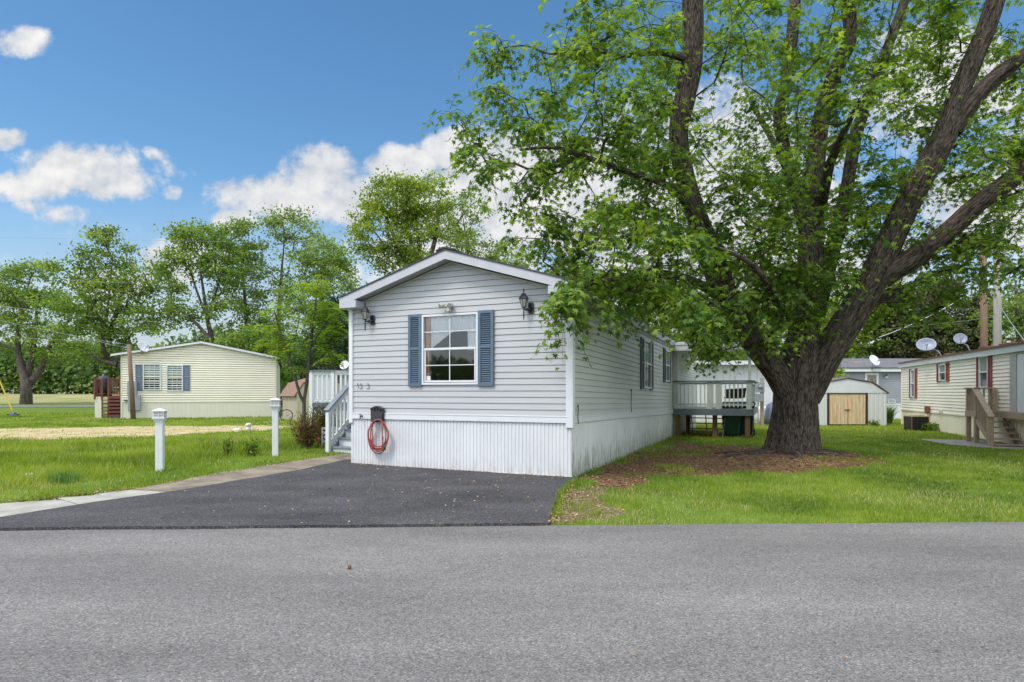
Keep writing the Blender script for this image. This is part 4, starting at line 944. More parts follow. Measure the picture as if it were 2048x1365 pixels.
# ---- right trailer
ft = FR(16.3, 25.5, math.degrees(math.atan2(-.945, -.326)))
tr = empty('mobile_home', (*ft.o, 0), ft.a, 'long warm white trailer home with red shutters and brown roof at the right edge', 'mobile home')
TL = 17
w3 = [(1824, 1830, 740, 795), (1881, 1892, 729, 762), (1962, 1976, 713, 776)]
holes = []
for a_, b2, c_, d_ in w3:
    xa, zt_ = ft.loc(a_, c_); xb, zb_ = ft.loc(b2, d_); holes.append((xa, xb+.12, zb_, (zt_+ft.loc(b2, c_)[1])/2))
m = MB(); siding(m, .66, 17, .102, lambda z: (.03, TL), holes, gap=.020, lip=.018); m.build('front_wall', M_cream2, tr)
m = MB(); m.box(.03, TL, .02, .04, 0, 2.40); m.box(0, .03, -.03, 4.2, .0, 2.40); m.box(0, TL, 4.2, 4.22, 0, 2.4); m.build('back_wall', M_cream2, tr)
m = MB(); skirt(m, .03, TL, .65, zb=-.05, pitch=.12, dep=.008); m.box(.03, TL, -.025, .012, .62, .67); m.build('skirting', M_cream2s, tr)
m = MB(); m.box(-.06, TL, -.10, -.03, 2.38, 2.57); m.build('fascia', M_trimw, tr, bevel=.004)
m = MB(); m.prism([(-.14, 2.55), (2.1, 2.86), (4.3, 2.55), (4.3, 2.60), (2.1, 2.92), (-.14, 2.60)], 'x', -.08, TL); rf = m.build('roof', M_brownroof, tr)
for x_, y_, w_, h_ in ((5.3, .9, .5, .14), (6.6, 1.0, .7, .14), (3.0, .6, .2, .06)):
    m = MB(); m.box(x_, x_+w_, y_, y_+.4, 2.66, 2.72+h_); m.build('roof_vent', mat('rusty_vent', (.14, .06, .045), .8, .2, 9), rf, bevel=.02)
m = MB(); m.lathe([(.13, 0), (.13, .30), (.22, .31), (.22, .36), (.12, .37), (.12, .42), (.2, .43), (.18, .48)], 12, (9.1, 1.1, 2.7)); m.build('chimney', mat('rusty_flue', (.13, .065, .045), .7, .3, 9), rf)
for i, (xa, xb, zb_, zt_) in enumerate(holes):
    simple_window(tr, xa, xb, zb_, zt_, M_trimw, split=.5, up=mat('pale_green_curtain_glass', (.20, .27, .22), .12, .2, 5), low=M_dglass)
    sw_ = .22 if i != 1 else .26
    shutter(tr, xa-sw_, xa-.01, zb_-.03, zt_+.03, M_redshut); shutter(tr, xb+.01, xb+sw_, zb_-.03, zt_+.03, M_redshut)
m = MB(); m.box(10.25, 10.62, -.05, -.012, .80, 2.34); m.box(11.6, 11.75, -.05, -.012, .80, 2.34); m.box(10.62, 11.6, -.05, -.012, 2.325, 2.34); m.build('door_frame', mat('weathered_white', (.40, .40, .36), .7, .1, 7), tr)
m = MB(); m.box(10.64, 11.6, -.035, -.014, .82, 2.32); d_ = m.build('door', M_trimw, tr); m = MB(); m.lathe([(.03, 0), (.03, .06)], 10, (11.45, -.036, 1.5), (0, -1, 0)); m.build('handle', M_metal, d_)
# AC unit
x_, z_ = 2.1, 0
ac = empty('air_conditioner', (*P(1832.5, 862, 21.6)[:2], 0), R(-8), 'dark air conditioning unit with pale top standing beside the trailer', 'air conditioner')
m = MB(); m.box(-.27, .27, -.27, .27, 0, .50); m.build('body', mat('ac_dark', (.012, .013, .016), .4, .3, 15), ac)
m = MB(); m.box(-.29, .29, -.29, .29, .501, .54); m.lathe([(.23, .541), (.23, .565), (.04, .575)], 16); m.build('top_cover', mat('ac_beige', (.42, .35, .24), .5, .1, 9), ac, bevel=.005)
M_acb = mat('ac_brown', (.14, .08, .05), .5, .1, 9)
for sx_ in (-.285, .255):
    for sy_ in (-.285, .255): m = MB(); m.box(sx_, sx_+.03, sy_, sy_+.03, 0, .501); m.build('corner_post', M_acb, ac)
m = MB()
for i in range(9): m.box(-.255, .255, -.286, -.271, .04+.05*i, .055+.05*i)
for i in range(5): m.box(-.2+.1*i-.005, -.2+.1*i+.005, -.290, -.2865, .02, .49)
m.build('coil_guard', M_black, ac)
r = empty('disconnect_box', (*ft.w(ft.loc(1860, 820)[0], -.05), 0), ft.a, 'rust red electrical disconnect box with cable on the trailer wall above the skirting', 'electrical box')
z_ = ft.loc(1860, 820)[1]
m = MB(); m.box(-.10, .12, -.10, .02, z_-.13, z_+.13); m.build('enclosure', M_rust, r, bevel=.01)
m = MB(); m.tube([(.05, -.04, z_-.12), (.06, -.06, z_-.3), (.02, -.10, z_-.5), (-.25, -.25, .30), (-.6, -.42, .26)], .018, 8); m.build('cable', M_cream2s, r, smooth=True)
x_, z_ = ft.loc(1885, 823); r = empty('outdoor_outlet', (*ft.w(x_, -.03), z_), ft.a, 'small weathered outlet cover on the trailer wall', 'outlet'); m = MB(); m.box(-.08, .08, -.04, 0, -.05, .05); m.build('cover', M_creamskirt, r, bevel=.008); m = MB(); m.box(-.05, .05, -.05, -.041, -.03, .01); m.build('flap', M_metal, r)
# dishes on the trailer roof
p = P(1846, 680, 24.5); x_ = ft.loc(1866, 708)[0]
dish((*ft.w(x_, .3), 2.62), R(-30), R(22), .31, 'large oval grey satellite dish, the left one on the trailer roof', 'satellite dishes on the trailer roof', .52, None, lean=(-.5, 0)).scale = (1.0, 1, .82)
x_ = ft.loc(1905, 698)[0]
dish((*ft.w(x_, .5), 2.66), R(-25), R(22), .19, 'smaller grey satellite dish, the right one on the trailer roof', 'satellite dishes on the trailer roof', .42, None, lean=(-.3, 0))
# trailer deck
td = empty('wooden_deck', (*ft.o, 0), ft.a, 'weathered brown wooden deck with stairs at the trailer door', 'deck')
m = MB(); m.box(9.35, 10.1, -.74, -.06, .70, .86); m.box(10.1, 12.0, -.30, -.06, .70, .86); m.build('floor', M_wood, td)
for x, y in ((9.42, -.68), (9.98, -.68)): m = MB(); m.box(x-.05, x+.05, y-.05, y+.05, 0, 1.46); m.build('post', M_wood, td)
m = MB(); m.box(9.4-.05, 9.5, -.16, -.06, .86, 1.46); m.build('post', M_wood, td)
m = MB(); m.box(10.95, 11.06, -.78, -.67, 0, .72); m.build('newel_post', M_wood, td)
m = MB(); m.box(9.32, 10.05, -.76, -.62, 1.455, 1.49); m.box(9.34, 9.47, -.62, -.06, 1.455, 1.49); m.beam((9.97, -.71, 1.47), (11.12, -.74, .74), .14, .035); m.beam((10, -.69, .62), (11.0, -.70, -.0+.08), .04, .14); m.build('rail', M_wood, td)
m = MB()
for i in range(5): x = 9.50+i*.095; m.box(x, x+.035, -.70, -.665, .80, 1.455)
for i in range(4): y = -.58+i*.12; m.box(9.39, 9.425, y, y+.035, .86, 1.455)
for i in range(9):
    x = 10.08+i*.1; z = 1.44-.645*(x-9.97); m.box(x, x+.035, -.735, -.70, z-.62, z)
m.build('balusters', M_wood, td)
for i in range(5):
    x = 10.12+i*.19; z = .74-.135*(i+1); m = MB(); m.box(x, x+.26, -.66, .0-.06, z-.035, z); m.build('tread', M_wood, td)
m = MB(); m.prism([(10.05, .70), (11.05, 0), (10.8, 0), (10.05, .5)], 'y', -.64, -.60); m.prism([(10.05, .70), (11.05, 0), (10.8, 0), (10.05, .5)], 'y', -.12, -.08); m.build('stringer', M_wood, td)

# ---- bollards
def bollard(px, Y, zt, label):
    x = (px-1024)/F*Y; g_ = float(gh(x, Y)); h_ = zt-g_; r = empty('bollard_light', (x, Y, g_), R(12), label, 'bollard', 'white bollard lights along the driveway')
    s = .057
    m = MB(); m.box(-s, s, -s, s, -.05, h_-.20); m.build('post', M_trimw, r, bevel=.006)
    m = MB(); m.box(-.070, .070, -.070, .070, h_-.225, h_-.205); m.prism([(-.078, -.078), (.078, -.078), (.078, .078), (-.078, .078)], 'z', h_-.2045, h_-.185); m.box(-.088, .088, -.088, .088, h_-.19, h_-.175); m.box(-.098, .098, -.098, .098, h_-.1745, h_-.155)
    m.build('collar', M_trimw, r, bevel=.004)
    m = MB(); m.box(-.075, .075, -.075, .075, h_-.154, h_-.055); m.build('lamp_glass', mat('frosted_lamp', (.50, .50, .47), .3, .1, 15), r)
    m = MB()
    for a_ in (-.081, .067):
        for b2 in (-.081, .067): m.box(a_, a_+.014, b2, b2+.014, h_-.154, h_-.052)
    for sy_ in (-.084, .076): m.box(-.08, .08, sy_, sy_+.008, h_-.108, h_-.100); m.box(-.006, .006, sy_, sy_+.008, h_-.154, h_-.052); m.box(sy_, sy_+.008, -.08, .08, h_-.1085, h_-.0995)
    m.build('cage', M_trimw, r)
    m = MB(); v = []
    for z, q in ((h_-.053, .10), (h_-.038, .10), (h_-.008, .035)): v += [(-q, -q, z), (q, -q, z), (q, q, z), (-q, q, z)]
    m.add(v, [(0, 3, 2, 1), (8, 9, 10, 11)]+[(4*k+i, 4*k+(i+1) % 4, 4*k+4+(i+1) % 4, 4*k+4+i) for k in range(2) for i in range(4)]); m.lathe([(.03, h_-.008), (.012, h_+.004)], 10); m.build('cap', M_trimw, r)
    return r
bollard(320, 10.25, CH+(HZ-817)*10.25/F, 'nearer white bollard light with square cap beside the pale sidewalk')
bollard(551, 12.35, CH+(HZ-796)*12.35/F, 'farther white bollard light in the grass near the small shrubs')

# ---- lattice panel, stone, pipes, edging
p = P(645, 880, 14.4); r = empty('lattice_panel', (p[0], 14.4, .05), R(8), 'low white diagonal lattice panel behind the red leaved bush', 'lattice')
m = MB(); Wd, Hh = .62, .46
for i in range(-6, 12):
    for sg in (1, -1):
        x0 = i*.10; a_ = []
        for tt in np.linspace(0, Hh, 2): a_.append((x0+tt if sg == 1 else x0-tt+.0, tt))
        (xa, za), (xb, zb) = a_
        lo_, hi_ = (xa, xb)
        def clipx(x, z, x2, z2):
            pts = []
            for q in (0, 1):
                pass
            return None
        n_ = 12
        for k in range(n_):
            u0, u1 = k/n_, (k+1)/n_; q0 = xa+(xb-xa)*u0; q1 = xa+(xb-xa)*u1
            if min(q0, q1) < 0 or max(q0, q1) > Wd: continue
            m.beam((q0, .006*sg, za+(zb-za)*u0), (q1, .006*sg, za+(zb-za)*u1), .010, .026, up=(0, 1, 0)) if False else m.beam((q0, .006*sg, za+(zb-za)*u0), (q1, .006*sg, za+(zb-za)*u1), .008, .03)
m.build('slats', M_trimw, r)
m = MB(); frame_rect(m, -.02, Wd+.02, -.02, Hh+.02, .03, -.015, .015); m.build('frame', M_trimw, r)
p = P(648, 866, 14.2); r = empty('garden_ornament', (p[0]-.12, 14.15, .22), 0, 'tiny red ornament in front of the white lattice', 'garden ornament')
m = MB(); m.lathe([(.01, 0), (.045, .03), (.05, .06), (.02, .10)], 8); m.build('blossom', mat('ornament_red', (.55, .05, .03), .4, .1, 10), r); m = MB(); m.tube([(0, 0, -.2), (0, 0, .0)], .006, 5); m.build('stake', M_black, r)
def rock(name, x, y, sx_, sy_, sz_, m_, label, cat, seed):
    rr = np.random.default_rng(seed); m = MB(); bm = bmesh.new(); bmesh.ops.create_icosphere(bm, subdivisions=3, radius=1)
    for v in bm.verts:
        k = 1+.22*(float(fbm(v.co.x*2+seed, v.co.y*2+v.co.z*3, 1.2, seed))-.5)*2; v.co = Vector((v.co.x*sx_*k, v.co.y*sy_*k, max(-.02, v.co.z*sz_*k)))
    me = bpy.data.meshes.new(name); bm.to_mesh(me); bm.free(); me.materials.append(m_); me.polygons.foreach_set('use_smooth', [True]*len(me.polygons))
    o = bpy.data.objects.new(name, me); COL.objects.link(o); o.location = (x, y, float(gh(x, y))); tag(o, label, cat); return o
M_stone = mat('pale_stone', (.45, .44, .41), .8, .2, 9, col2=(.66, .66, .64))
p = P(58, 957, 9.6); rock('stone', p[0], 9.6, .075, .06, .075, M_stone, 'white stone lying in the tall grass at the lower left', 'stone', 2)
p = P(473, 858, 22); rock('stone', p[0], 22, .14, .08, .07, M_stone, 'low pale stone at the edge of the sandy strip', 'stone', 5)
p = P(497, 860, 21.6); r = empty('standpipe', (p[0], 21.6, 0), R(10), 'short white capped standpipe by the sandy strip', 'standpipe')
m = MB(); m.lathe([(.075, -.02), (.075, .16)], 14); m.build('pipe', M_trimw, r, smooth=True); m = MB(); m.lathe([(.095, .16), (.10, .22), (.07, .26), (.03, .27)], 14); m.build('cap', M_stone, r, smooth=True)

# ---- guy wire with yellow guard at far left
p0 = P(28, 829, 34); p1 = P(-8, 745, 34)
r = empty('guy_wire', (p0[0], 34, 0), 0, 'yellow guy wire guard rising from a black anchor in the lawn at the left edge', 'guy wire')
q1 = (p1[0]-p0[0], 0, p1[2]); m = MB(); m.tube([(-.1, 0, .35), q1], .035, 8); m.build('guard', mat('guard_yellow', (.62, .42, .02), .4, .1, 5), r)
m = MB(); q2 = (q1[0]*2.6, 0, q1[2]*2.6); m.tube([q1, q2], .012, 5); m.tube([(0, 0, 0), (-.1, 0, .36)], .02, 6); m.build('cable', M_metal, r)
m = MB(); m.lathe([(.28, .08), (.12, .16), (.05, .24)], 10, (0, 0, 0)); m.box(-.35, .30, -.06, .06, .08, .14); m.build('anchor', M_black, r)

# ---- utility poles at right
def upole(px, Y, top, rad, m_, label, trans=False):
    x = (px-1024)/F*Y; zt_ = CH+(HZ-top)*Y/F; r = empty('utility_pole', (x, Y, 0), 0, label, 'utility pole', None)
    m = MB(); m.tube([(0, 0, -.2), (.02, 0, zt_*.5), (.0, 0, zt_)], [rad*1.15, rad, rad*.8], 14); m.build('pole', m_, r, smooth=True)
    if trans:
        m = MB(); z = CH+(HZ-527)*Y/F; m.lathe([(.20, -.45), (.24, -.42), (.24, .35), (.20, .42), (.05, .46)], 16, (.46, 0, z)); t_ = m.build('transformer', M_dish, r, smooth=True)
        m = MB(); m.box(.0, .3, -.03, .03, z-.2, z-.12); m.box(0, .3, -.03, .03, z+.15, z+.22); m.build('bracket', M_metal, r)
        m = MB(); m.lathe([(.03, .42), (.05, .48), (.03, .54), (.05, .60), (.02, .66)], 8, (.42, 0, z)); m.build('insulator', M_wood, r)
    else:
        m = MB(); m.box(-.04, .04, -.25, -.12, zt_*.7, zt_*.7+.3); m.build('bracket', M_metal, r)
    return r
upole(1967, 33, 470, .17, mat('orange_brown_pole', (.13, .07, .045), .8, .2, 6, col2=(.24, .14, .10), stretch=(6, 6, .4)), 'orange brown wooden utility pole behind the trailer, left of the grey pole')
upole(1994, 30, 420, .17, mat('grey_pole', (.30, .27, .24), .8, .15, 6, stretch=(6, 6, .4)), 'pale grey utility pole carrying a transformer behind the trailer', True)
def wire(name, pts, rad, m_, label, sag=.3):
    m = MB(); out = []
    for (a_, b2) in zip(pts[:-1], pts[1:]):
        for i in range(17):
            t_ = i/16; q = a_*(1-t_)+b2*t_; q = q.copy(); q[2] -= sag*4*t_*(1-t_); out.append(tuple(q))
    m.tube(out, rad, 5, False); o = m.build(name, m_, smooth=True); tag(o, label, 'wire'); return o
wire('service_wire', [P(1758, 675, 31), P(1988, 556, 30)], .016, M_trimw, 'thick pale service wire rising from behind the shed to the grey pole', .25)
wire('service_wire', [P(1640, 668, 40), P(1994, 634, 30)], .010, M_metal, 'thin level wire behind the trailer dishes', .1)
wire('service_wire', [P(1994, 560, 30), P(2150, 430, 22)], .012, M_metal, 'thin wire leaving the grey pole toward the upper right', .1)
wire('service_wire', [P(1994, 600, 30), P(2052, 685, 20)], .014, M_metal, 'wire dropping from the grey pole to the trailer roof', .1)
wire('overhead_wire', [P(-300, 560, 24), P(258, 690, 30.2)], .009, M_metal, 'dark wire running down from the upper left to the leaning brown pole', .25)
wire('overhead_wire', [P(258, 693, 30.2), P(200, 683, 34), P(-200, 660, 48)], .008, M_metal, 'pale wire leaving the brown pole to the left', .1)
wire('overhead_wire', [P(-200, 470, 36), P(1150, 492, 36)], .006, M_dish, 'thin pale overhead wire crossing the tree tops, the highest one', .1)
wire('overhead_wire', [P(-200, 545, 37), P(1150, 600, 37)], .006, M_dish, 'thin pale overhead wire crossing the trees at mid height', .1)
wire('overhead_wire', [P(-100, 600, 50), P(560, 660, 50)], .014, M_metal, 'thin dark wire crossing just above the cream house roof', .3)

# ------------------------------------------------------------------ TREES
def barkmat(name, c1, c2, sc=1.0):
    m = bpy.data.materials.new(name); m.use_nodes = True; t = m.node_tree; b = t.nodes['Principled BSDF']; b.inputs['Roughness'].default_value = .95; b.inputs['Specular IOR Level'].default_value = .15
    a = t.nodes.new('ShaderNodeAttribute'); a.attribute_name = 'bark'
    n = t.nodes.new('ShaderNodeTexNoise'); n.inputs['Scale'].default_value = 9*sc; n.inputs['Detail'].default_value = 9; n.inputs['Roughness'].default_value = .62; n.inputs['Distortion'].default_value = .5; t.links.new(a.outputs['Vector'], n.inputs['Vector'])
    v = t.nodes.new('ShaderNodeTexVoronoi'); v.feature = 'DISTANCE_TO_EDGE'; v.inputs['Scale'].default_value = 15*sc; t.links.new(a.outputs['Vector'], v.inputs['Vector'])
    mu = t.nodes.new('ShaderNodeMath'); mu.operation = 'MULTIPLY_ADD'; t.links.new(v.outputs[0], mu.inputs[0]); mu.inputs[1].default_value = .8; t.links.new(n.outputs[0], mu.inputs[2])
    r = t.nodes.new('ShaderNodeValToRGB'); t.links.new(mu.outputs[0], r.inputs[0]); r.color_ramp.elements[0].position = .42; r.color_ramp.elements[0].color = (*c1, 1); r.color_ramp.elements[1].position = .86; r.color_ramp.elements[1].color = (*c2, 1)
    t.links.new(r.outputs[0], b.inputs['Base Color'])
    bp = t.nodes.new('ShaderNodeBump'); bp.inputs['Strength'].default_value = 1; bp.inputs['Distance'].default_value = .05; t.links.new(mu.outputs[0], bp.inputs['Height']); t.links.new(bp.outputs[0], b.inputs['Normal'])
    return m
def catmull(P_, k):
    P_ = np.asarray(P_, float); P2 = np.vstack([2*P_[0]-P_[1], P_, 2*P_[-1]-P_[-2]]); out = []
    for i in range(1, len(P2)-2):
        for j in range(k):
            t = j/k; a, b, c, d = P2[i-1], P2[i], P2[i+1], P2[i+2]
            out.append(.5*((2*b)+(-a+c)*t+(2*a-5*b+4*c-d)*t*t+(-a+3*b-3*c+d)*t**3))
    out.append(P_[-1]); return np.array(out)
def limb_mesh(name, pts, n, m_, parent, k=8, rough=.08, flare=None, seed=0, ridge=0, raw=False):
    """pts: (x,y,z,r) rows; tube with bark coordinates"""
    C_ = catmull(pts, k) if k > 1 else np.asarray(pts, float); c = C_[:, :3]; r = C_[:, 3]; K = len(c)
    T = np.gradient(c, axis=0); T /= np.linalg.norm(T, axis=1)[:, None]+1e-9
    u = np.cross(T[0], (0, 1, .01)); u /= np.linalg.norm(u); V = []; A = []; s = 0
    for i in range(K):
        if i: s += np.linalg.norm(c[i]-c[i-1])
        u = u-T[i]*np.dot(u, T[i]); u /= np.linalg.norm(u); v = np.cross(T[i], u)
        a = np.arange(n)*2*np.pi/n
        rr = r[i]*(1+rough*(fbm(np.cos(a)*1.3+seed, np.sin(a)*1.3+s*1.1, 1.7, seed)-.5)*2)
        if flare is not None: rr = rr*(1+flare(s, a))
        if ridge: rr = rr+ridge*(fbm(np.cos(a)*r[i]*14, np.sin(a)*r[i]*14+s*1.6, 1.1, seed+3)-.5)
        V.append(c[i]+np.cos(a)[:, None]*u*rr[:, None]+np.sin(a)[:, None]*v*rr[:, None])
        A.append(np.stack([np.cos(a)*r[i]*2.2, np.sin(a)*r[i]*2.2, np.full(n, s*.42)], -1))
    V = np.concatenate(V); A = np.concatenate(A)
    i, j = np.meshgrid(np.arange(K-1), np.arange(n), indexing='ij'); j2 = (j+1) % n
    Fc = np.stack([i*n+j, i*n+j2, (i+1)*n+j2, (i+1)*n+j], -1).reshape(-1, 4)
    if raw: return V, Fc, A
    return fast_mesh(name, V, Fc, m_, dict(bark=A), parent, True)

# leaf templates: (verts, quads). y = along leaf, x = across, z = normal
def lobed():
    c = [(0, .28, 0)]; tips = [(-.50, .30, -.05), (-.42, .74, -.06), (0, 1.05, -.12), (.42, .74, -.06), (.50, .30, -.05)]
    notch = [(-.10, 0, .0), (-.20, .40, .03), (-.12, .62, .03), (.12, .62, .03), (.20, .40, .03), (.10, 0, 0)]
    V = c+tips+notch; Q = [(0, 6+i, 1+i, 7+i) for i in range(5)]
    return np.array(V, float), np.array(Q)
def oval(w=.42): return np.array([(0, 0, 0), (w, .45, .06), (0, 1, -.05), (-w, .45, .06)], float), np.array([(0, 1, 2, 3)])
def leaf_cloud(name, pos, dirs, nrm, size, rnd, tmpl, m_, parent):
    Vt, Qt = tmpl; n = len(pos); k = len(Vt)
    A = dirs/np.linalg.norm(dirs, axis=1)[:, None]; Nn = nrm-A*np.sum(nrm*A, 1)[:, None]; Nn /= np.linalg.norm(Nn, axis=1)[:, None]+1e-9; B = np.cross(A, Nn)
    V = pos[:, None, :]+size[:, None, None]*(Vt[None, :, 0, None]*B[:, None, :]+Vt[None, :, 1, None]*A[:, None, :]+Vt[None, :, 2, None]*Nn[:, None, :])
    Fc = (Qt[None]+(np.arange(n)*k)[:, None, None]).reshape(-1, Qt.shape[1])
    return fast_mesh(name, V.reshape(-1, 3), Fc, m_, dict(rnd=np.repeat(rnd, k)), parent)
def grow(seed_nodes, att, rg, sag=.15, seg=.45, jit=.06):
    """attach attractor points to a skeleton; returns list of chains (arrays xyz) and end radii via pipe model"""
    nodes = [tuple(p) for p in seed_nodes]; par = [-1]*len(nodes); NP = np.array(nodes); cap = len(nodes)+len(att)*10
    buf = np.zeros((cap, 3)); buf[:len(NP)] = NP; cnt = len(NP); parent = np.full(cap, -1)
    att = np.asarray(att); d0 = np.min(np.linalg.norm(att[:, None, :]-NP[None, ::3, :], axis=2), axis=1); order = np.argsort(d0); chains = []
    for ai in order:
        p = att[ai]; d = buf[:cnt]-p; dist = np.linalg.norm(d, axis=1)
        pen = dist+.55*np.maximum(0, buf[:cnt, 2]-p[2]+.2)      # prefer to branch from below
        j = int(np.argmin(pen)); a = buf[j].copy(); Ld = dist[j]; k = max(2, int(Ld/seg)+1)
        mid = (a+p)/2+np.array([0, 0, sag*Ld])+rg.normal(0, jit, 3)*Ld; idx = [j]; prev = j
        for q in range(1, k+1):
            t = q/k; pt = (1-t)**2*a+2*t*(1-t)*mid+t*t*p+(rg.normal(0, jit*.3, 3) if q < k else 0)
            buf[cnt] = pt; parent[cnt] = prev; prev = cnt; idx.append(cnt); cnt += 1
            if cnt >= cap-12: break
        chains.append(idx)
        if cnt >= cap-12: break
    w = np.zeros(cnt)
    for ch in chains: w[ch[-1]] += 1
    for i in range(cnt-1, -1, -1):
        if parent[i] >= 0: w[parent[i]] += w[i]
    return buf[:cnt], parent[:cnt], w, chains
def branches_mesh(name, buf, w, chains, r0, pw, m_, parent, n=6, rmax=.2, minw=0):
    Vs, Fs, As, o = [], [], [], 0
    for q, ch in enumerate(chains):
        rr = np.minimum(r0*np.maximum(w[ch], 1)**pw, rmax); rr[0] = min(rr[0], rr[1]*1.25); rr[-1] *= .5
        nn = n if rr[0] > .03 else 4
        V, Fc, A = limb_mesh('', np.column_stack([buf[ch], rr]), nn, None, None, k=1, rough=0, seed=q % 50, raw=True)
        Vs.append(V); Fs.append(Fc+o); As.append(A); o += len(V)
    return fast_mesh(name, np.concatenate(Vs), np.concatenate(Fs), m_, dict(bark=np.concatenate(As)), parent, True)
def in_ell(rg, c, r, n, shell=.25):
    d = rg.normal(size=(n, 3)); d /= np.linalg.norm(d, axis=1)[:, None]; rad = (shell+(1-shell)*rg.random(n))**(1/2.4)
    return np.asarray(c)+d*np.asarray(r)*rad[:, None]

# ---- the big silver maple
rg = np.random.default_rng(21)
TX, TY = 5.95, 12.95
mt = empty('silver_maple', (0, 0, 0), 0, 'huge multi trunked maple tree beside the home filling the upper right', 'tree')
M_bark = barkmat('maple_bark', (.022, .017, .014), (.185, .145, .118))
M_leaf = leafmat('maple_leaf', (.036, .090, .016), (.10, .20, .026), (.26, .37, .055), .50)
def LP(*rows): return np.array([[*P(px, py, Y), r] for px, py, Y, r in rows])
def base_flare(s, a): return .16*np.exp(-s/.30)*(.4*np.cos(a*3+.6)+.6*np.cos(a*5+2)+.3*np.cos(a*8))+.06*np.exp(-s/.9)*np.cos(a*4+1)
trunk = LP((1586, 924, TY, .72), (1586, 912, TY, .63), (1587, 895, TY, .55), (1588, 870, TY, .49), (1590, 840, TY, .45), (1592, 790, TY, .425), (1598, 745, TY, .445), (1606, 705, TY, .42), (1612, 670, TY, .30))
limb_mesh('trunk', trunk, 96, M_bark, mt, k=10, rough=.06, flare=base_flare, seed=3, ridge=.055)
limbs = [
 LP((1582, 800, 12.9, .25), (1552, 745, 12.8, .25), (1505, 682, 12.6, .24), (1455, 600, 12.4, .25), (1425, 520, 12.2, .235), (1392, 430, 12.0, .20), (1365, 330, 11.9, .185), (1358, 250, 11.8, .18), (1383, 130, 11.8, .20), (1385, 0, 11.7, .19), (1380, -200, 11.6, .13), (1390, -420, 11.4, .07)),
 LP((1592, 780, 13.0, .32), (1602, 700, 13.1, .32), (1618, 600, 13.1, .28), (1622, 480, 13.1, .25), (1628, 370, 13.1, .21), (1640, 250, 13.1, .17), (1668, 150, 13.0, .15), (1700, 70, 13.0, .14), (1690, -60, 13.0, .12), (1700, -300, 13, .06)),
 LP((1622, 500, 13.1, .16), (1560, 250, 13.5, .12), (1575, 160, 13.6, .13), (1590, 0, 13.6, .12), (1600, -250, 13.6, .06)),
 LP((1628, 640, 13.2, .20), (1660, 520, 13.6, .17), (1690, 400, 13.8, .15), (1715, 260, 13.9, .13), (1770, 110, 14.0, .11), (1820, -40, 14, .09), (1850, -250, 14, .05)),
 LP((1612, 800, 12.95, .27), (1640, 730, 12.8, .32), (1690, 650, 12.6, .30), (1745, 560, 12.4, .275), (1790, 460, 12.2, .25), (1835, 370, 12.0, .235), (1885, 280, 11.9, .215), (1912, 200, 11.9, .19), (1950, 110, 11.9, .18), (1985, 20, 11.9, .165), (2030, -150, 11.9, .13), (2060, -350, 12, .07)),
 LP((1765, 560, 12.35, .20), (1830, 515, 12.0, .205), (1900, 460, 11.7, .18), (1960, 405, 11.4, .165), (2040, 345, 11.1, .155), (2150, 250, 10.8, .12), (2300, 120, 10.5, .07)),
 LP((1905, 262, 11.9, .16), (1950, 195, 11.7, .155), (2010, 140, 11.5, .145), (2080, 90, 11.3, .13), (2200, -20, 11, .09), (2300, -150, 11, .05)),
 LP((1392, 430, 12.0, .10), (1340, 375, 11.6, .07), (1260, 345, 11.3, .055), (1180, 318, 11.0, .045), (1110, 296, 10.8, .035), (1040, 300, 10.6, .02)),
 LP((1383, 120, 11.8, .09), (1320, 105, 11.5, .06), (1240, 112, 11.3, .04), (1180, 98, 11.2, .028), (1100, 108, 11.1, .018), (1050, 92, 11.1, .012), (985, 100, 11.0, .005)),
 LP((1560, 640, 12.9, .08), (1550, 600, 12.1, .07), (1530, 560, 11.3, .055), (1490, 520, 10.5, .04), (1420, 490, 9.9, .02)),
 LP((1450, 600, 12.4, .12), (1380, 560, 11.8, .08), (1300, 545, 11.1, .06), (1220, 560, 10.3, .045), (1160, 575, 9.4, .028), (1125, 600, 8.8, .014)),
 LP((1620, 480, 13.1, .16), (1600, 420, 14.2, .12), (1570, 330, 15.2, .09), (1500, 200, 16, .05)),
 LP((1700, 630, 12.6, .14), (1760, 600, 13.6, .10), (1850, 560, 14.4, .07), (1930, 530, 15, .04)),
 LP((1640, 420, 13.1, .12), (1660, 330, 12.0, .09), (1690, 260, 11.0, .06), (1720, 200, 10.2, .035)),
]
seeds = []
for i, l in enumerate(limbs):
    limb_mesh('limb', l, 40 if l[0, 3] > .15 else 14, M_bark, mt, k=8, rough=.10, seed=10+i, ridge=.022 if l[0, 3] > .15 else 0)
    c_ = catmull(l, 4); seeds += [tuple(q[:3]) for q in c_[6:]]
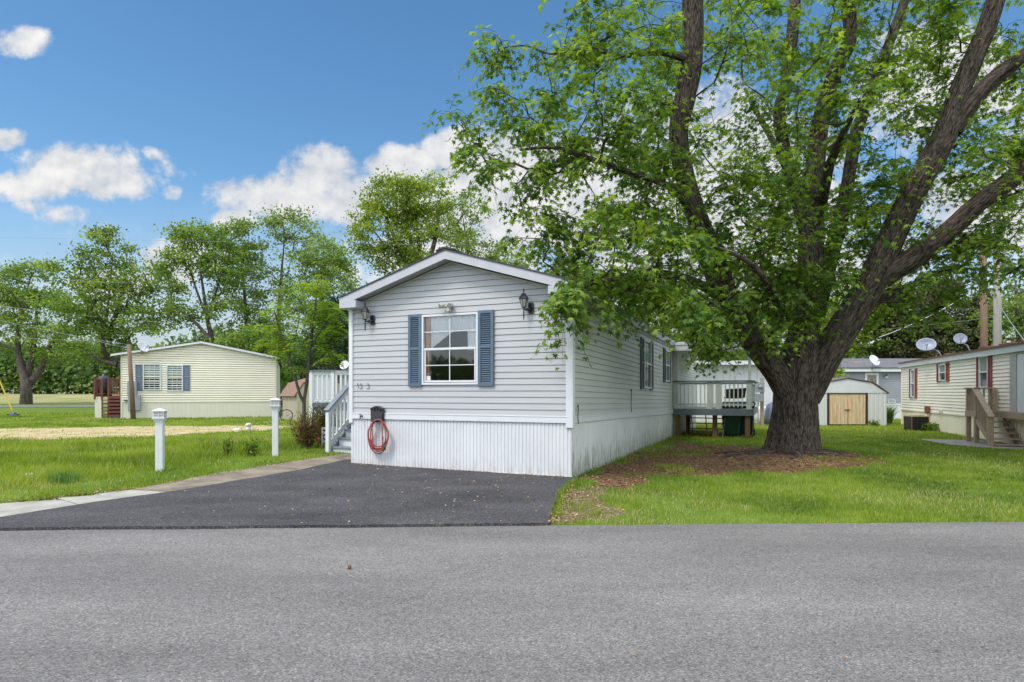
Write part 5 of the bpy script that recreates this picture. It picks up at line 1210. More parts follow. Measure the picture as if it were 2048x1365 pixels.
E_ = [  # px, py, Y, rx px, ry px, rY m, count
 (1240, 170, 11.6, 170, 180, 1.8, 105), (1170, 50, 11.6, 70, 60, 1.0, 14), (1050, 300, 11, 120, 95, 1.2, 42), (985, 100, 11.1, 45, 30, .3, 10), (893, 232, 10.9, 24, 16, .2, 3), (960, 330, 10.7, 60, 40, .5, 9), (1000, 210, 11, 60, 40, .6, 10),
 (1220, 340, 11.2, 190, 110, 1.8, 85), (1440, 300, 12.6, 230, 330, 2.8, 260), (1240, 500, 10.6, 170, 95, 1.6, 135), (1060, 470, 10.9, 70, 60, .8, 12), (1180, 600, 9.7, 90, 60, .9, 30), (1330, 620, 10.6, 110, 75, 1.4, 62),
 (1135, 610, 8.7, 38, 42, .3, 8), (1440, 640, 11.4, 80, 70, .8, 52), (1500, 420, 11.6, 110, 130, .8, 60), (1590, 600, 11.9, 60, 80, .5, 26), (1560, 730, 12.1, 30, 26, .15, 6), (1700, 480, 12.0, 60, 110, .6, 24), (1370, 700, 10.8, 50, 26, .4, 8), (1440, 715, 11.4, 50, 20, .4, 8), (1540, 690, 11.9, 35, 26, .2, 6), (1660, 620, 12.0, 50, 60, .3, 8),
 (1680, 240, 13.4, 190, 270, 2.8, 190), (1580, 520, 12.8, 150, 130, 2.4, 90), (1760, 60, 12.6, 150, 90, 2, 50), (1880, 400, 12.2, 170, 130, 2.2, 125), (2010, 230, 12, 110, 110, 1.8, 62), (1990, 500, 11.6, 100, 80, 1.5, 60), (1870, 540, 12.5, 110, 50, 2, 26), (1800, 620, 13.2, 90, 40, 1.2, 14),
 (1930, 60, 12.5, 120, 70, 1.8, 26), (1860, 180, 12.4, 70, 90, 1.5, 12), (1500, -220, 12.6, 520, 260, 4.0, 190), (2000, -150, 12, 300, 260, 3.5, 90), (2230, 220, 11.5, 190, 300, 3.0, 110), (1600, 150, 16.0, 420, 320, 1.6, 110), (1500, 150, 10.0, 300, 220, 1.0, 26)]
att = []
for px, py, Y, rx, ry, rY, n in E_: att.append(in_ell(rg, P(px, py, Y), (rx*Y/F, rY, ry*Y/F), n))
att = np.concatenate(att); att = att[att[:, 2] > 2.1]
SHOW = [(limbs[0][7:], 1.0), (limbs[0][:4], .6), (limbs[4], .8), (limbs[5], .55), (limbs[6], .8), (limbs[1][4:], .3), (limbs[7], .5)]
def clear(q, marg, prob, rg_):
    # natural gaps: little foliage grows on the street side of the heavy limbs
    k = np.ones(len(q), bool); px_ = q[:, 0]/q[:, 1]; pz_ = (q[:, 2]-CH)/q[:, 1]
    for l, w_ in SHOW:
        c_ = catmull(l, 6); d = np.hypot(px_[:, None]-(c_[:, 0]/c_[:, 1])[None], pz_[:, None]-((c_[:, 2]-CH)/c_[:, 1])[None]); j = d.argmin(1)
        k &= ~((d[np.arange(len(q)), j] < marg/F+c_[j, 3]/c_[j, 1]) & (q[:, 1] < c_[j, 1]+.1) & (rg_.random(len(q)) < prob*w_))
    return k
att = att[clear(att, 16, .8, rg)]
px_a = 1024+F*att[:, 0]/att[:, 1]; py_a = HZ-F*(att[:, 2]-CH)/att[:, 1]
att = att[~((px_a > 1170) & (px_a < 1380) & (py_a > 628)) & ~((px_a < 1500) & (py_a > 705))]
buf, par_, wt, chains = grow(np.array(seeds), att, rg, sag=.10, seg=.4, jit=.07)
branches_mesh('twigs', buf, wt, chains, .0045, .50, M_bark, mt, rmax=.09)
# drooping leafy sprays at each twig end
def sprays(chains, buf, rg, per, lo, hi, nl, s0, s1, cmean=.5):
    pos, dr, nr, sz, rn, TV, TF = [], [], [], [], [], [], []; o = 0
    for ch in chains:
        p = buf[ch[-1]]; a0 = buf[ch[-2]]; td_ = (p-a0)/(np.linalg.norm(p-a0)+1e-6); cb = rg.normal(cmean, .17)
        for k in range(int(rg.integers(per[0], per[1]+1))):
            st_ = p-td_*rg.uniform(0, .45)+rg.normal(0, .02, 3); az = rg.random()*6.283; d = np.array([math.cos(az), math.sin(az), 0])*.8+td_*.7+np.array([0, 0, rg.uniform(-.5, .25)]); d /= np.linalg.norm(d)
            L_ = rg.uniform(lo, hi); t_ = np.linspace(0, 1, 5)[:, None]; c_ = st_+d*L_*t_+np.array([0, 0, -1])*(L_*.55*t_**2)
            side = np.cross(d, (0, 0, 1.)); side /= np.linalg.norm(side)+1e-6; up = np.cross(side, d)
            rr = np.array([.0045, .004, .003, .0025, .0015])[:, None]
            ring = np.stack([c_+side*rr, c_-side*rr*.5+up*rr*.8, c_-side*rr*.5-up*rr*.8], 1).reshape(-1, 3); TV.append(ring)
            for i in range(4):
                for j in range(3): TF.append((o+i*3+j, o+i*3+(j+1) % 3, o+i*3+3+(j+1) % 3, o+i*3+3+j))
            o += 15; m_ = int(rg.integers(nl[0], nl[1]+1)); u = np.linspace(.18, 1, m_)+rg.normal(0, .04, m_); sg = np.where(np.arange(m_) % 2, 1, -1)
            q = st_+d*L_*u[:, None]+np.array([0, 0, -1])*(L_*.55*u**2)[:, None]+side*(sg*.035)[:, None]+rg.normal(0, .02, (m_, 3))
            pos.append(q); dd = side*(sg*.75)[:, None]+d*.55+rg.normal(0, .28, (m_, 3))+np.array([0, 0, -.62]); dr.append(dd); nr.append(rg.normal(0, .38, (m_, 3))+np.array([0, 0, 1.0])+d*.25)
            sz.append(rg.uniform(s0, s1, m_)*(1-.25*u)); rn.append(np.clip(cb+rg.normal(0, .15)+rg.normal(0, .12, m_)+.12*u, 0, 1))
    return [np.concatenate(x) for x in (pos, dr, nr, sz, rn)], np.concatenate(TV), np.array(TF)
(pos, dr, nr, sz, rn), TV, TF = sprays(chains, buf, rg, (3, 5), .28, .58, (5, 8), .095, .165)
k = clear(pos, 2, .7, rg); pos, dr, nr, sz, rn = pos[k], dr[k], nr[k], sz[k], rn[k]; print('maple leaves', len(pos))
leaf_cloud('crown', pos, dr, nr, sz, rn, lobed(), M_leaf, mt)
fast_mesh('shoots', TV, TF, M_bark, dict(bark=TV*3), mt)

# ---- background trees
BK = {}
def bgtree(label, px, Y, base_py, trunk_px, crowns, nleaf, lsize, leafm, barkm, r=.3, seed=1, extra=(), name='broadleaf_tree', group='trees behind the houses', up=.15, spread=.5, clsz=.46):
    rg = np.random.default_rng(seed); rt = empty(name, (0, 0, 0), 0, label, 'tree', group)
    x0 = (px-1024)/F*Y; z0 = float(gh(x0, Y)); base = np.array([x0, Y, z0-.2])
    tops = [P(a, b, Y+(rg.random()-.5)*1.5) for a, b in trunk_px]
    pts = [np.array([*base, r*1.25]), np.array([*(base+(tops[0]-base)*.12+np.array([0, 0, 0])), r])]+[np.array([*tp, r*(.82-.72*i/max(1, len(tops)-1))]) for i, tp in enumerate(tops)]
    limb_mesh('trunk', np.array(pts), 14, barkm, rt, k=6, rough=.1, seed=seed)
    c_ = catmull(np.array(pts), 6); sn = [tuple(q[:3]) for q in c_[len(c_)//3:]]
    for qi, ex in enumerate(extra):
        el = np.array([[*P(a, b, Y+.3*qi), rr_] for a, b, rr_ in ex]); limb_mesh('limb', el, 10, barkm, rt, k=5, rough=.1, seed=seed+qi); sn += [tuple(q[:3]) for q in catmull(el, 5)[4:]]
    att = np.concatenate([in_ell(rg, P(a, b, Y+dy), (rx*Y/F, rd, ry*Y/F), int(n*1.7)) for a, b, dy, rx, ry, rd, n in crowns])
    att = att[att[:, 2] > z0+1.0]
    buf, pr, wt, ch = grow(np.array(sn), att, rg, sag=up, seg=max(.6, Y*.022), jit=.07)
    branches_mesh('branches', buf, wt, ch, .008+.0002*Y, .5, barkm, rt, n=5, rmax=r*.6)
    nleaf = int(nleaf*1.55); lsize *= .78; per = nleaf//len(att); ends = buf[[c[-1] for c in ch]]
    q = np.repeat(ends, per, 0); n = len(q); s = clsz*Y/45
    q = q+rg.normal(0, 1, (n, 3))*np.array([s, s, s*.5])*rg.uniform(.4, 1.15, (n, 1)); dirs = rg.normal(0, 1, (n, 3))+np.array([0, 0, -.2]); nrm = rg.normal(0, .8, (n, 3))+np.array([0, 0, 1.0])
    rn = np.clip(np.repeat(rg.normal(.5, .17, len(ends)), per)+rg.normal(0, .15, n), 0, 1)
    leaf_cloud('crown', q, dirs, nrm, rg.uniform(.7, 1.3, n)*lsize, rn, oval(), leafm, rt); return rt
Lm = leafmat('mid_green_leaf', (.065, .120, .020), (.145, .235, .038), (.28, .37, .075), .45)
Ll = leafmat('light_green_leaf', (.075, .135, .030), (.16, .25, .055), (.30, .39, .10), .42)
Ly = leafmat('yellow_green_leaf', (.075, .12, .015), (.17, .25, .030), (.32, .40, .060), .42)
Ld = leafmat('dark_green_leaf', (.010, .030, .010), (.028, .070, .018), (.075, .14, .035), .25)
Lc = leafmat('conifer_needle', (.030, .040, .014), (.075, .085, .028), (.17, .17, .06), .3)
Bk = barkmat('brown_grey_bark', (.05, .04, .034), (.20, .165, .14), .5)
bgtree('big spreading tree with forked dark trunk standing in the field at the far left', 52, 68, 808, [(52, 775), (45, 740), (35, 690), (45, 620), (60, 560)],
       [(40, 570, 0, 75, 50, 3, 26), (90, 640, 0, 90, 60, 4, 40), (0, 650, 0, 80, 75, 4, 34), (130, 690, 0, 60, 45, 3, 22), (-30, 600, 0, 70, 60, 4, 24), (40, 545, 0, 40, 30, 2, 8)], 9500, .34, Lm, Bk, .62, 11, extra=([(52, 772, .42), (78, 745, .36), (95, 700, .26), (125, 660, .15), (150, 620, .06)], [(50, 770, .40), (62, 720, .30), (72, 650, .18), (75, 580, .08)], [(35, 700, .20), (5, 690, .16), (-30, 670, .08)]))
bgtree('tall drooping tree whose limb bends down behind the left of the cream house', 262, 52, 800, [(255, 745), (225, 722), (205, 690), (215, 620), (225, 520)],
       [(215, 520, 0, 60, 60, 2, 26), (215, 470, 0, 30, 22, 1, 6), (190, 600, 0, 90, 55, 3, 44), (250, 620, 0, 90, 75, 3, 44), (140, 540, 0, 40, 25, 2, 8), (180, 680, 0, 70, 50, 3, 26), (300, 560, 0, 50, 40, 2, 12)], 9500, .28, Lm, Bk, .36, 12, extra=([(235, 730, .22), (200, 720, .16), (170, 700, .08)], [(215, 680, .2), (240, 600, .15), (255, 530, .06)], [(210, 650, .2), (170, 600, .12), (140, 550, .05)]))
bgtree('tree with pale bare lower trunk rising right behind the cream house ridge', 428, 50, 800, [(424, 690), (415, 640), (405, 570), (395, 500)],
       [(405, 500, 0, 75, 42, 3, 40), (350, 550, 0, 40, 35, 2, 12), (445, 550, 0, 50, 40, 2, 18), (390, 468, 0, 50, 22, 2, 12), (330, 630, 0, 70, 40, 2, 12), (390, 610, 0, 60, 30, 2, 8), (455, 620, 0, 30, 40, 2, 8)], 7000, .26, Lm, Bk, .28, 13, extra=([(422, 680, .16), (385, 640, .11), (350, 612, .07), (315, 590, .03)], [(416, 630, .13), (430, 590, .10), (445, 540, .06), (455, 490, .03)], [(418, 640, .13), (400, 600, .10), (380, 540, .06), (370, 490, .03)]))
bgtree('narrow airy tree with light leaves just right of the pale trunked tree', 497, 54, 800, [(495, 690), (490, 600), (480, 500)],
       [(478, 480, 0, 38, 45, 2, 20), (490, 570, 0, 45, 60, 2, 22), (500, 650, 0, 50, 40, 2, 16)], 4300, .27, Ll, Bk, .28, 14)
bgtree('tall thin see-through tree reaching above its neighbours in the middle of the row', 560, 56, 800, [(556, 680), (562, 560), (570, 470)],
       [(575, 455, 0, 55, 35, 2, 20), (560, 520, 0, 70, 50, 3, 20), (545, 620, 0, 60, 60, 3, 16), (610, 480, 0, 40, 35, 2, 12)], 3600, .27, Ll, Bk, .26, 15)
bgtree('rounded mid green tree at the right end of the left row, behind the young tree', 650, 50, 800, [(650, 680), (645, 600), (640, 520)],
       [(645, 520, 0, 55, 45, 3, 32), (620, 590, 0, 60, 50, 3, 26), (680, 580, 0, 40, 60, 3, 22), (660, 660, 0, 50, 50, 3, 20)], 6500, .26, Ll, Bk, .3, 16)
bgtree('low bushy tree directly behind the right end of the cream house roof', 498, 46, 800, [(498, 740), (500, 690)],
       [(470, 690, 0, 35, 28, 2, 14), (510, 690, 0, 45, 35, 2, 20), (550, 720, 0, 40, 50, 2, 16)], 4000, .24, Lm, Bk, .2, 17)
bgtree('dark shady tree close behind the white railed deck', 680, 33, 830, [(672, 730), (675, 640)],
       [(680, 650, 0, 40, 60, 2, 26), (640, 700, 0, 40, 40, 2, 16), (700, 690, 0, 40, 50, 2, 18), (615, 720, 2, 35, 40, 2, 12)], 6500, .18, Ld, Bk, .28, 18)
bgtree('tall yellow green tree with upswept branches behind the grey roof ridge', 842, 40, 820, [(845, 600), (838, 500), (830, 400)],
       [(795, 400, 0, 75, 45, 2.5, 50), (850, 400, 0, 60, 50, 2.5, 36), (770, 470, 0, 75, 55, 3, 50), (870, 500, 0, 90, 50, 3, 50), (800, 530, 0, 60, 30, 2, 20)], 13000, .20, Ly, Bk, .26, 19, up=.02, extra=([(843, 590, .2), (800, 500, .14), (770, 430, .09), (750, 370, .04)], [(843, 570, .2), (870, 480, .14), (880, 400, .05)], [(843, 560, .16), (815, 450, .10), (805, 370, .04)]))
bgtree('sparse half bare tree right of the yellow green tree, over the grey roof', 935, 44, 820, [(940, 600), (935, 500), (925, 430)],
       [(930, 430, 0, 50, 50, 2, 14), (950, 500, 0, 60, 40, 2, 16), (1010, 520, 0, 60, 40, 2, 14)], 3400, .22, Ll, Bk, .2, 20)
bgtree('leafy green tree behind the right roof slope of the grey home', 1330, 33, 820, [(1330, 720), (1325, 640), (1320, 560)],
       [(1320, 640, 0, 90, 65, 2.5, 40), (1400, 660, 0, 90, 50, 2.5, 34), (1240, 590, 0, 80, 50, 2, 24), (1150, 560, 1, 70, 40, 2, 16)], 9000, .20, Lm, Bk, .3, 21)
bgtree('bright green tree seen through the fork of the big maple', 1545, 36, 820, [(1548, 720), (1545, 640), (1540, 560)],
       [(1540, 620, 0, 75, 70, 2.5, 40), (1480, 640, 0, 60, 50, 2, 22), (1610, 640, 0, 50, 70, 2, 22), (1540, 530, 0, 80, 50, 2, 18)], 8500, .20, Ly, Bk, .3, 22)
bgtree('bright green tree behind the left end of the grey home roof', 1690, 38, 830, [(1690, 720), (1695, 640), (1700, 580)],
       [(1700, 620, 0, 60, 60, 2.5, 36), (1740, 660, 0, 40, 50, 2, 20), (1670, 690, 0, 40, 40, 2, 16), (1760, 590, 1, 50, 35, 2, 14)], 8000, .20, Ly, Bk, .25, 23)
bgtree('dense dark conifer behind the grey home and the dishes', 1815, 42, 830, [(1815, 700), (1815, 640), (1812, 590)],
       [(1815, 640, 0, 65, 55, 3, 50), (1800, 690, 0, 60, 45, 3, 40), (1780, 660, 0, 40, 50, 3, 26)], 11000, .17, Lc, Bk, .3, 24, 'conifer_tree', up=0, clsz=.5) if False else None
def conifer(label, px, Y, top, hw_, seed, n=9000):
    rg = np.random.default_rng(seed); rt = empty('conifer_tree', (0, 0, 0), 0, label, 'tree', 'dark conifers behind the trailer')
    x0 = (px-1024)/F*Y; zt = CH+(HZ-top)*Y/F; Rr = hw_*Y/F
    limb_mesh('trunk', np.array([[x0, Y, -.2, .25], [x0, Y, zt*.5, .16], [x0+.1, Y, zt, .03]]), 12, Bk, rt, k=5, seed=seed)
    nb = 90; hs_ = rg.uniform(.10, .98, nb); az = rg.random(nb)*6.283; Ln = Rr*(1-.55*hs_**1.6)*rg.uniform(.7, 1.1, nb)
    Vs, Fs, As, o = [], [], [], 0; q = []
    for h_, a_, l_ in zip(hs_, az, Ln):
        d = np.array([math.cos(a_), math.sin(a_), 0]); st_ = np.array([x0, Y, zt*h_]); en = st_+d*l_+np.array([0, 0, l_*.10])
        md = st_+d*l_*.5+np.array([0, 0, l_*.12]); V, Fc, A = limb_mesh('', np.array([[*st_, .05], [*md, .03], [*en, .01]]), 4, None, None, k=1, rough=0, raw=True); Vs.append(V); Fs.append(Fc+o); As.append(A); o += len(V)
        m_ = n//nb; t_ = rg.random(m_)**.6; q.append(st_+d*l_*t_[:, None]+np.array([0, 0, 1])*(l_*.12*np.sin(t_*3.1))[:, None]+rg.normal(0, 1, (m_, 3))*np.array([.3, .3, .16]))
    fast_mesh('branches', np.concatenate(Vs), np.concatenate(Fs), Bk, dict(bark=np.concatenate(As)), rt)
    q = np.concatenate(q); k = len(q)
    leaf_cloud('crown', q, rg.normal(0, 1, (k, 3))+np.array([0, 0, -.5]), rg.normal(0, 1, (k, 3)), rg.uniform(.10, .26, k), np.clip(rg.normal(.45, .22, k), 0, 1), oval(.28), Lc, rt); return rt
conifer('dark conifer left of the dishes, behind the gap between the grey home and the trailer', 1800, 37, 575, 62, 31, 17000)
conifer('broad dark conifer directly behind the two trailer dishes', 1875, 38, 560, 70, 32, 19000)
conifer('dark conifer behind the two utility poles', 1945, 39, 590, 62, 33, 15000)
bgtree('light green tree at the right edge beyond the utility poles', 2035, 36, 830, [(2040, 700), (2035, 620), (2030, 560)],
       [(2035, 620, 0, 55, 45, 2.5, 30), (2080, 600, 0, 50, 60, 2.5, 22), (2010, 660, 0, 30, 30, 2, 10)], 5500, .2, Ll, Bk, .25, 25)
# far wood: one mass beyond the field and behind the houses
def wood(name, x0, x1, y0, y1, hmin, hmax, n, seed, m_, lab):
    rg = np.random.default_rng(seed); k = n
    x = rg.uniform(x0, x1, k); y = rg.uniform(y0, y1, k); H_ = hmin+(hmax-hmin)*fbm(x, y*.3, .11, seed)*1.3; u = rg.random(k)**.75; z = H_*u+gh(x, y)
    x = x+np.sin(z*2+x)*.4; keep = (fbm(x+z*.7, z*1.2+y*.2, .35, seed+2) > .30) | (z < H_.max()*.35)
    q = np.stack([x, y, z], -1)[keep]; k = len(q)
    V1 = leaf_cloud(name, q, rg.normal(0, 1, (k, 3)), rg.normal(0, .8, (k, 3))+np.array([0, -.3, 1.0]), rg.uniform(.45, .95, k), np.clip(.5+(fbm(q[:, 0], q[:, 2]+q[:, 1], .4, seed+4)-.5)*1.6+rg.normal(0, .12, k), 0, 1), oval(.5), m_, None)
    tag(V1, lab, 'woods', kind='stuff'); return V1
Lw = leafmat('woodland_leaf', (.035, .082, .022), (.095, .175, .042), (.20, .29, .075), .4)
wood('woods', -125, -38, 108, 122, 7, 12, 34000, 51, Lw, 'dark green wood beyond the far left field')
wood('woods', -80, 50, -52, -38, 4, 7.5, 22000, 53, Lw, 'green trees across the street, seen only as reflections in the windows')
wood('woods', -38, 75, 90, 104, 6, 10, 34000, 52, Lw, 'distant green wood behind the houses')

# ---- young compound-leaf tree left of the home
rg = np.random.default_rng(77)
yt = empty('young_tree', (0, 0, 0), 0, 'slender young tree with two leaning stems and bright yellow green leaves beside the red bush', 'tree')
Bs = barkmat('smooth_grey_bark', (.08, .065, .05), (.20, .17, .13), 1.5)
st1 = LP((607, 888, 14.2, .055), (608, 850, 14.2, .048), (608, 800, 14.2, .042)); limb_mesh('trunk', st1, 12, Bs, yt, k=6, seed=1)
stems = [LP((608, 806, 14.2, .040), (600, 790, 14.15, .034), (590, 755, 14.1, .032), (578, 715, 14.0, .028), (562, 670, 14, .020), (548, 620, 14, .010)),
         LP((607, 806, 14.2, .042), (613, 770, 14.25, .040), (618, 720, 14.3, .034), (624, 670, 14.3, .030), (632, 600, 14.3, .020), (636, 560, 14.3, .010)),
         LP((590, 750, 14.1, .018), (570, 690, 13.9, .013), (555, 650, 13.8, .008)), LP((617, 735, 14.3, .016), (640, 715, 14.4, .012), (652, 712, 14.4, .006)),
         LP((622, 690, 14.3, .02), (650, 650, 14.2, .014), (670, 620, 14.1, .007)), LP((578, 715, 14, .018), (596, 650, 14.4, .012), (600, 600, 14.5, .006))]
sn = []
for i, l in enumerate(stems): limb_mesh('stem', l, 8, Bs, yt, k=5, seed=i); sn += [tuple(q[:3]) for q in catmull(l, 4)[3:]]
att = np.concatenate([in_ell(rg, P(a, b, 14.2), (rx*14.2/F, rd, ry*14.2/F), n, .1) for a, b, rx, ry, rd, n in
      ((562, 650, 36, 48, .6, 34), (632, 600, 46, 58, .7, 46), (600, 690, 50, 30, .6, 16), (662, 640, 34, 48, .6, 28), (664, 712, 26, 14, .3, 12), (548, 690, 20, 30, .4, 10), (630, 660, 40, 36, .6, 16), (580, 740, 25, 12, .3, 4))])
buf, pr, wt, ch = grow(np.array(sn), att, rg, sag=.05, seg=.12, jit=.05); branches_mesh('twigs', buf, wt, ch, .0022, .5, Bs, yt, n=4, rmax=.015)
pos, dr, nr, sz, rn = [], [], [], [], []
for c in ch:      # compound leaf: paired leaflets on a drooping stalk
    p = buf[c[-1]]
    for s_ in range(3):
        a_ = rg.random()*6.28; d = np.array([math.cos(a_), math.sin(a_), .1]); per = np.array([-d[1], d[0], 0]); cb = np.clip(rg.normal(.55, .2), 0, 1)
        for k in range(6):
            o_ = p+d*(.05+.045*k)+np.array([0, 0, -.012*k*k*.5])
            for sg in (-1, 1): pos.append(o_); dr.append(per*sg+d*.5+np.array([0, 0, -.35])); nr.append(np.array([0, 0, 1])+rg.normal(0, .3, 3)); sz.append(rg.uniform(.07, .11)); rn.append(np.clip(cb+rg.normal(0, .1), 0, 1))
Lb = leafmat('bright_leaflet', (.06, .13, .014), (.15, .26, .025), (.31, .42, .05), .45)
leaf_cloud('crown', np.array(pos), np.array(dr), np.array(nr), np.array(sz), np.array(rn), oval(.2), Lb, yt)

# ---- bushes and small plants
def bush(name, label, cat, x, y, rx, ry, rz, nst, nlf, lsize, lm, sm, seed, tm=None, z0=None):
    rg = np.random.default_rng(seed); z = float(gh(x, y)) if z0 is None else z0; rt = empty(name, (x, y, z), 0, label, cat)
    Vs, Fs, As, o = [], [], [], 0; q = []
    for i in range(nst):
        a_ = rg.random()*6.283; rr = rg.random()**.5; en = np.array([math.cos(a_)*rr*rx, math.sin(a_)*rr*ry, rz*rg.uniform(.55, 1.05)]); st_ = np.array([math.cos(a_)*rr*rx*.35, math.sin(a_)*rr*ry*.35, -.03]); md = (st_+en)/2+rg.normal(0, .04, 3)+np.array([0, 0, .1*rz])
        V, Fc, A = limb_mesh('', catmull(np.array([[*st_, .008], [*md, .006], [*en, .002]]), 3), 4, None, None, k=1, rough=0, raw=True); Vs.append(V); Fs.append(Fc+o); As.append(A); o += len(V)
        m_ = nlf//nst; t_ = rg.uniform(.25, 1.02, m_); q.append(((1-t_)**2)[:, None]*st_+(2*t_*(1-t_))[:, None]*md+(t_**2)[:, None]*en+rg.normal(0, .05+.02*rz, (m_, 3)))
    fast_mesh('stems', np.concatenate(Vs), np.concatenate(Fs), sm, dict(bark=np.concatenate(As)), rt)
    q = np.concatenate(q); k = len(q); leaf_cloud('foliage', q, rg.normal(0, 1, (k, 3))+np.array([0, 0, .3]), rg.normal(0, .6, (k, 3))+np.array([0, 0, 1]), rg.uniform(.6, 1.3, k)*lsize, np.clip(rg.normal(.5, .25, k), 0, 1), tm or oval(.3), lm, rt); return rt
Lr = leafmat('red_green_leaf', (.22, .050, .025), (.14, .085, .022), (.20, .24, .04), .35)
Lg2 = leafmat('bush_green_leaf', (.03, .07, .015), (.09, .13, .025), (.24, .09, .04), .35)
bush('red_leaf_bush', 'spiky bush with reddish leaves around the young tree stem', 'bush', P(612, 880, 14.1)[0], 14.1, .36, .4, .80, 70, 2600, .042, Lr, Bs, 5)
bush('green_bush', 'dense dark green and rust tinged bush beside the porch stairs', 'bush', P(648, 880, 14.9)[0], 14.9, .34, .35, 1.0, 60, 4200, .045, Lg2, Bs, 6)
p = P(456, 918, 12.4); bush('small_shrub', 'thin small yellow green shrub in the lawn, left of its neighbour', 'shrub', p[0], 12.4, .08, .08, .36, 14, 260, .045, Lb, Bs, 7)
p = P(504, 920, 12.3); bush('small_shrub', 'fuller small yellow green shrub in the lawn near the farther bollard', 'shrub', p[0], 12.3, .16, .14, .36, 22, 480, .05, Lb, Bs, 8)
p = P(1858, 862, 21.2); bush('weed_clump', 'leafy green weeds beside the air conditioner', 'weeds', p[0]+.05, 21.2, .28, .2, .22, 18, 420, .09, Lm, Bs, 9)
p = P(1762, 850, 24.5); bush('weed_clump', 'low weeds at the right foot of the metal shed', 'weeds', p[0]-.3, 24.5, .25, .1, .16, 14, 260, .09, Lm, Bs, 10)
p = P(1645, 700, 27); bush('shed_side_shrub', 'light green shrub top showing above the left end of the metal shed', 'shrub', P(1655, 700, 28)[0], 28, .7, .5, 3.0, 30, 1500, .16, Ly, Bs, 14)
def tuft(label, x, y, n, h_, sp, seed, col, name='tall_grass_tuft'):
    rg = np.random.default_rng(seed); a_ = rg.random(n)*6.283; r_ = rg.random(n)**.5*sp; bx, by = x+np.cos(a_)*r_, y+np.sin(a_)*r_; bz = gh(bx, by)
    lean = rg.normal(0, .28, (n, 2)); hh = h_*rg.uniform(.6, 1.1, n); w = .006*max(1, y/9)
    px_, py_ = np.cos(a_+1.57)*w, np.sin(a_+1.57)*w; b0 = np.stack([bx-px_, by-py_, bz-.02], -1); b1 = np.stack([bx+px_, by+py_, bz-.02], -1)
    m_ = np.stack([bx+lean[:, 0]*hh*.4, by+lean[:, 1]*hh*.4, bz+hh*.62], -1); t_ = np.stack([bx+lean[:, 0]*hh*1.2, by+lean[:, 1]*hh*1.2, bz+hh], -1)
    pw = np.stack([px_, py_, 0*px_], -1)*.7; V = np.stack([b0, b1, m_+pw, t_, m_-pw], 1).reshape(-1, 3); i = np.arange(n)[:, None]*5
    Fc = np.concatenate([i+np.array([[0, 1, 2, 4]]), i+np.array([[4, 2, 3, 3]])]);
    Fc4 = Fc[:n]; F3 = (i+np.array([[4, 2, 3]]))
    V2 = V; tri = np.concatenate([i+np.array([[0, 1, 2]]), i+np.array([[0, 2, 4]]), F3]).reshape(-1, 3)
    o = fast_mesh(name, V2, tri, col, dict(rnd=np.repeat(rg.random(n), 5))); tag(o, label, 'grass tuft'); return o
Lgr = leafmat('grass_blade', (.075, .125, .012), (.175, .26, .018), (.30, .37, .045), .35, .5)
Lgt = leafmat('tall_grass_blade', (.05, .11, .02), (.10, .20, .04), (.17, .30, .08), .35, .5)
p = P(125, 968, 9.0); tuft('tall bluish green grass tuft in the lawn at the lower left', p[0], 9.05, 150, .21, .22, 3, Lgt)
p = P(1793, 850, 25.3); tuft('tall green ornamental grass between the metal shed and the trailer', p[0], 26.2, 900, .78, .32, 4, Lgt)

# ------------------------------------------------------------------ grass, litter
def scatter(n, ylo, yhi, amax, rg):
    Y = ylo*np.exp(rg.random(n)*math.log(yhi/ylo)); X = (rg.random(n)*2-1)*amax*Y; return X, Y
rg = np.random.default_rng(99)
X, Y = scatter(430000, 6.0, 40, .93, rg)
jx, jy = X+(fbm(X, Y, 4, 31)-.5)*.22, Y+(fbm(X, Y, 4, 37)-.5)*.22
bad = inpoly(X, Y, STR) | inpoly(jx, jy, SW1) | inpoly(jx, jy, SW2) | inpoly(X, Y, DRV) | inpoly(jx, jy, DRV) | inpoly(X, Y, SW1) | inpoly(X, Y, HOME) | inpoly(jx, jy, PAD)
def rect(fr, x0, x1, y0, y1): return [fr.w(x0, y0), fr.w(x1, y0), fr.w(x1, y1), fr.w(x0, y1)]
for q in (rect(fy, 0, 7.44, 0, 14), rect(ft, 0, TL, 0, 4.3), rect(fs, 0, SWd, 0, 2.4), rect(fb, 0, 4.6, 0, 5), rect(fg, 0, wx_, 0, 4.4)): bad |= inpoly(X, Y, q)
ms = soft(X, Y, MUL, .5, 3); gs = soft(X, Y, GRV, .25, 8); ds = soft(X, Y, DIRT, 1.3, 12)
pr_ = 1-.95*ms*(fbm(X, Y, 1.6, 61) < .56)-.78*gs*(1-ms)*(fbm(X, Y, 2.6, 63) < .55)-.94*ds*(1-ms)
hl = (X < -1)                                              # left lawn has taller grass in the middle
edge = np.clip((Y-(9.0+.45*np.maximum(0, X+7)*0))/1, 0, 1)
bald = fbm(X, Y, .9, 71)
pr_ *= np.where(bald < .34, .45, 1)
keep = (~bad) & (rg.random(len(X)) < pr_) & ((X-5.9)**2+(Y-12.95)**2 > .55); X, Y = X[keep], Y[keep]; n = len(X); bald = bald[keep]
left = (X < -1.5)
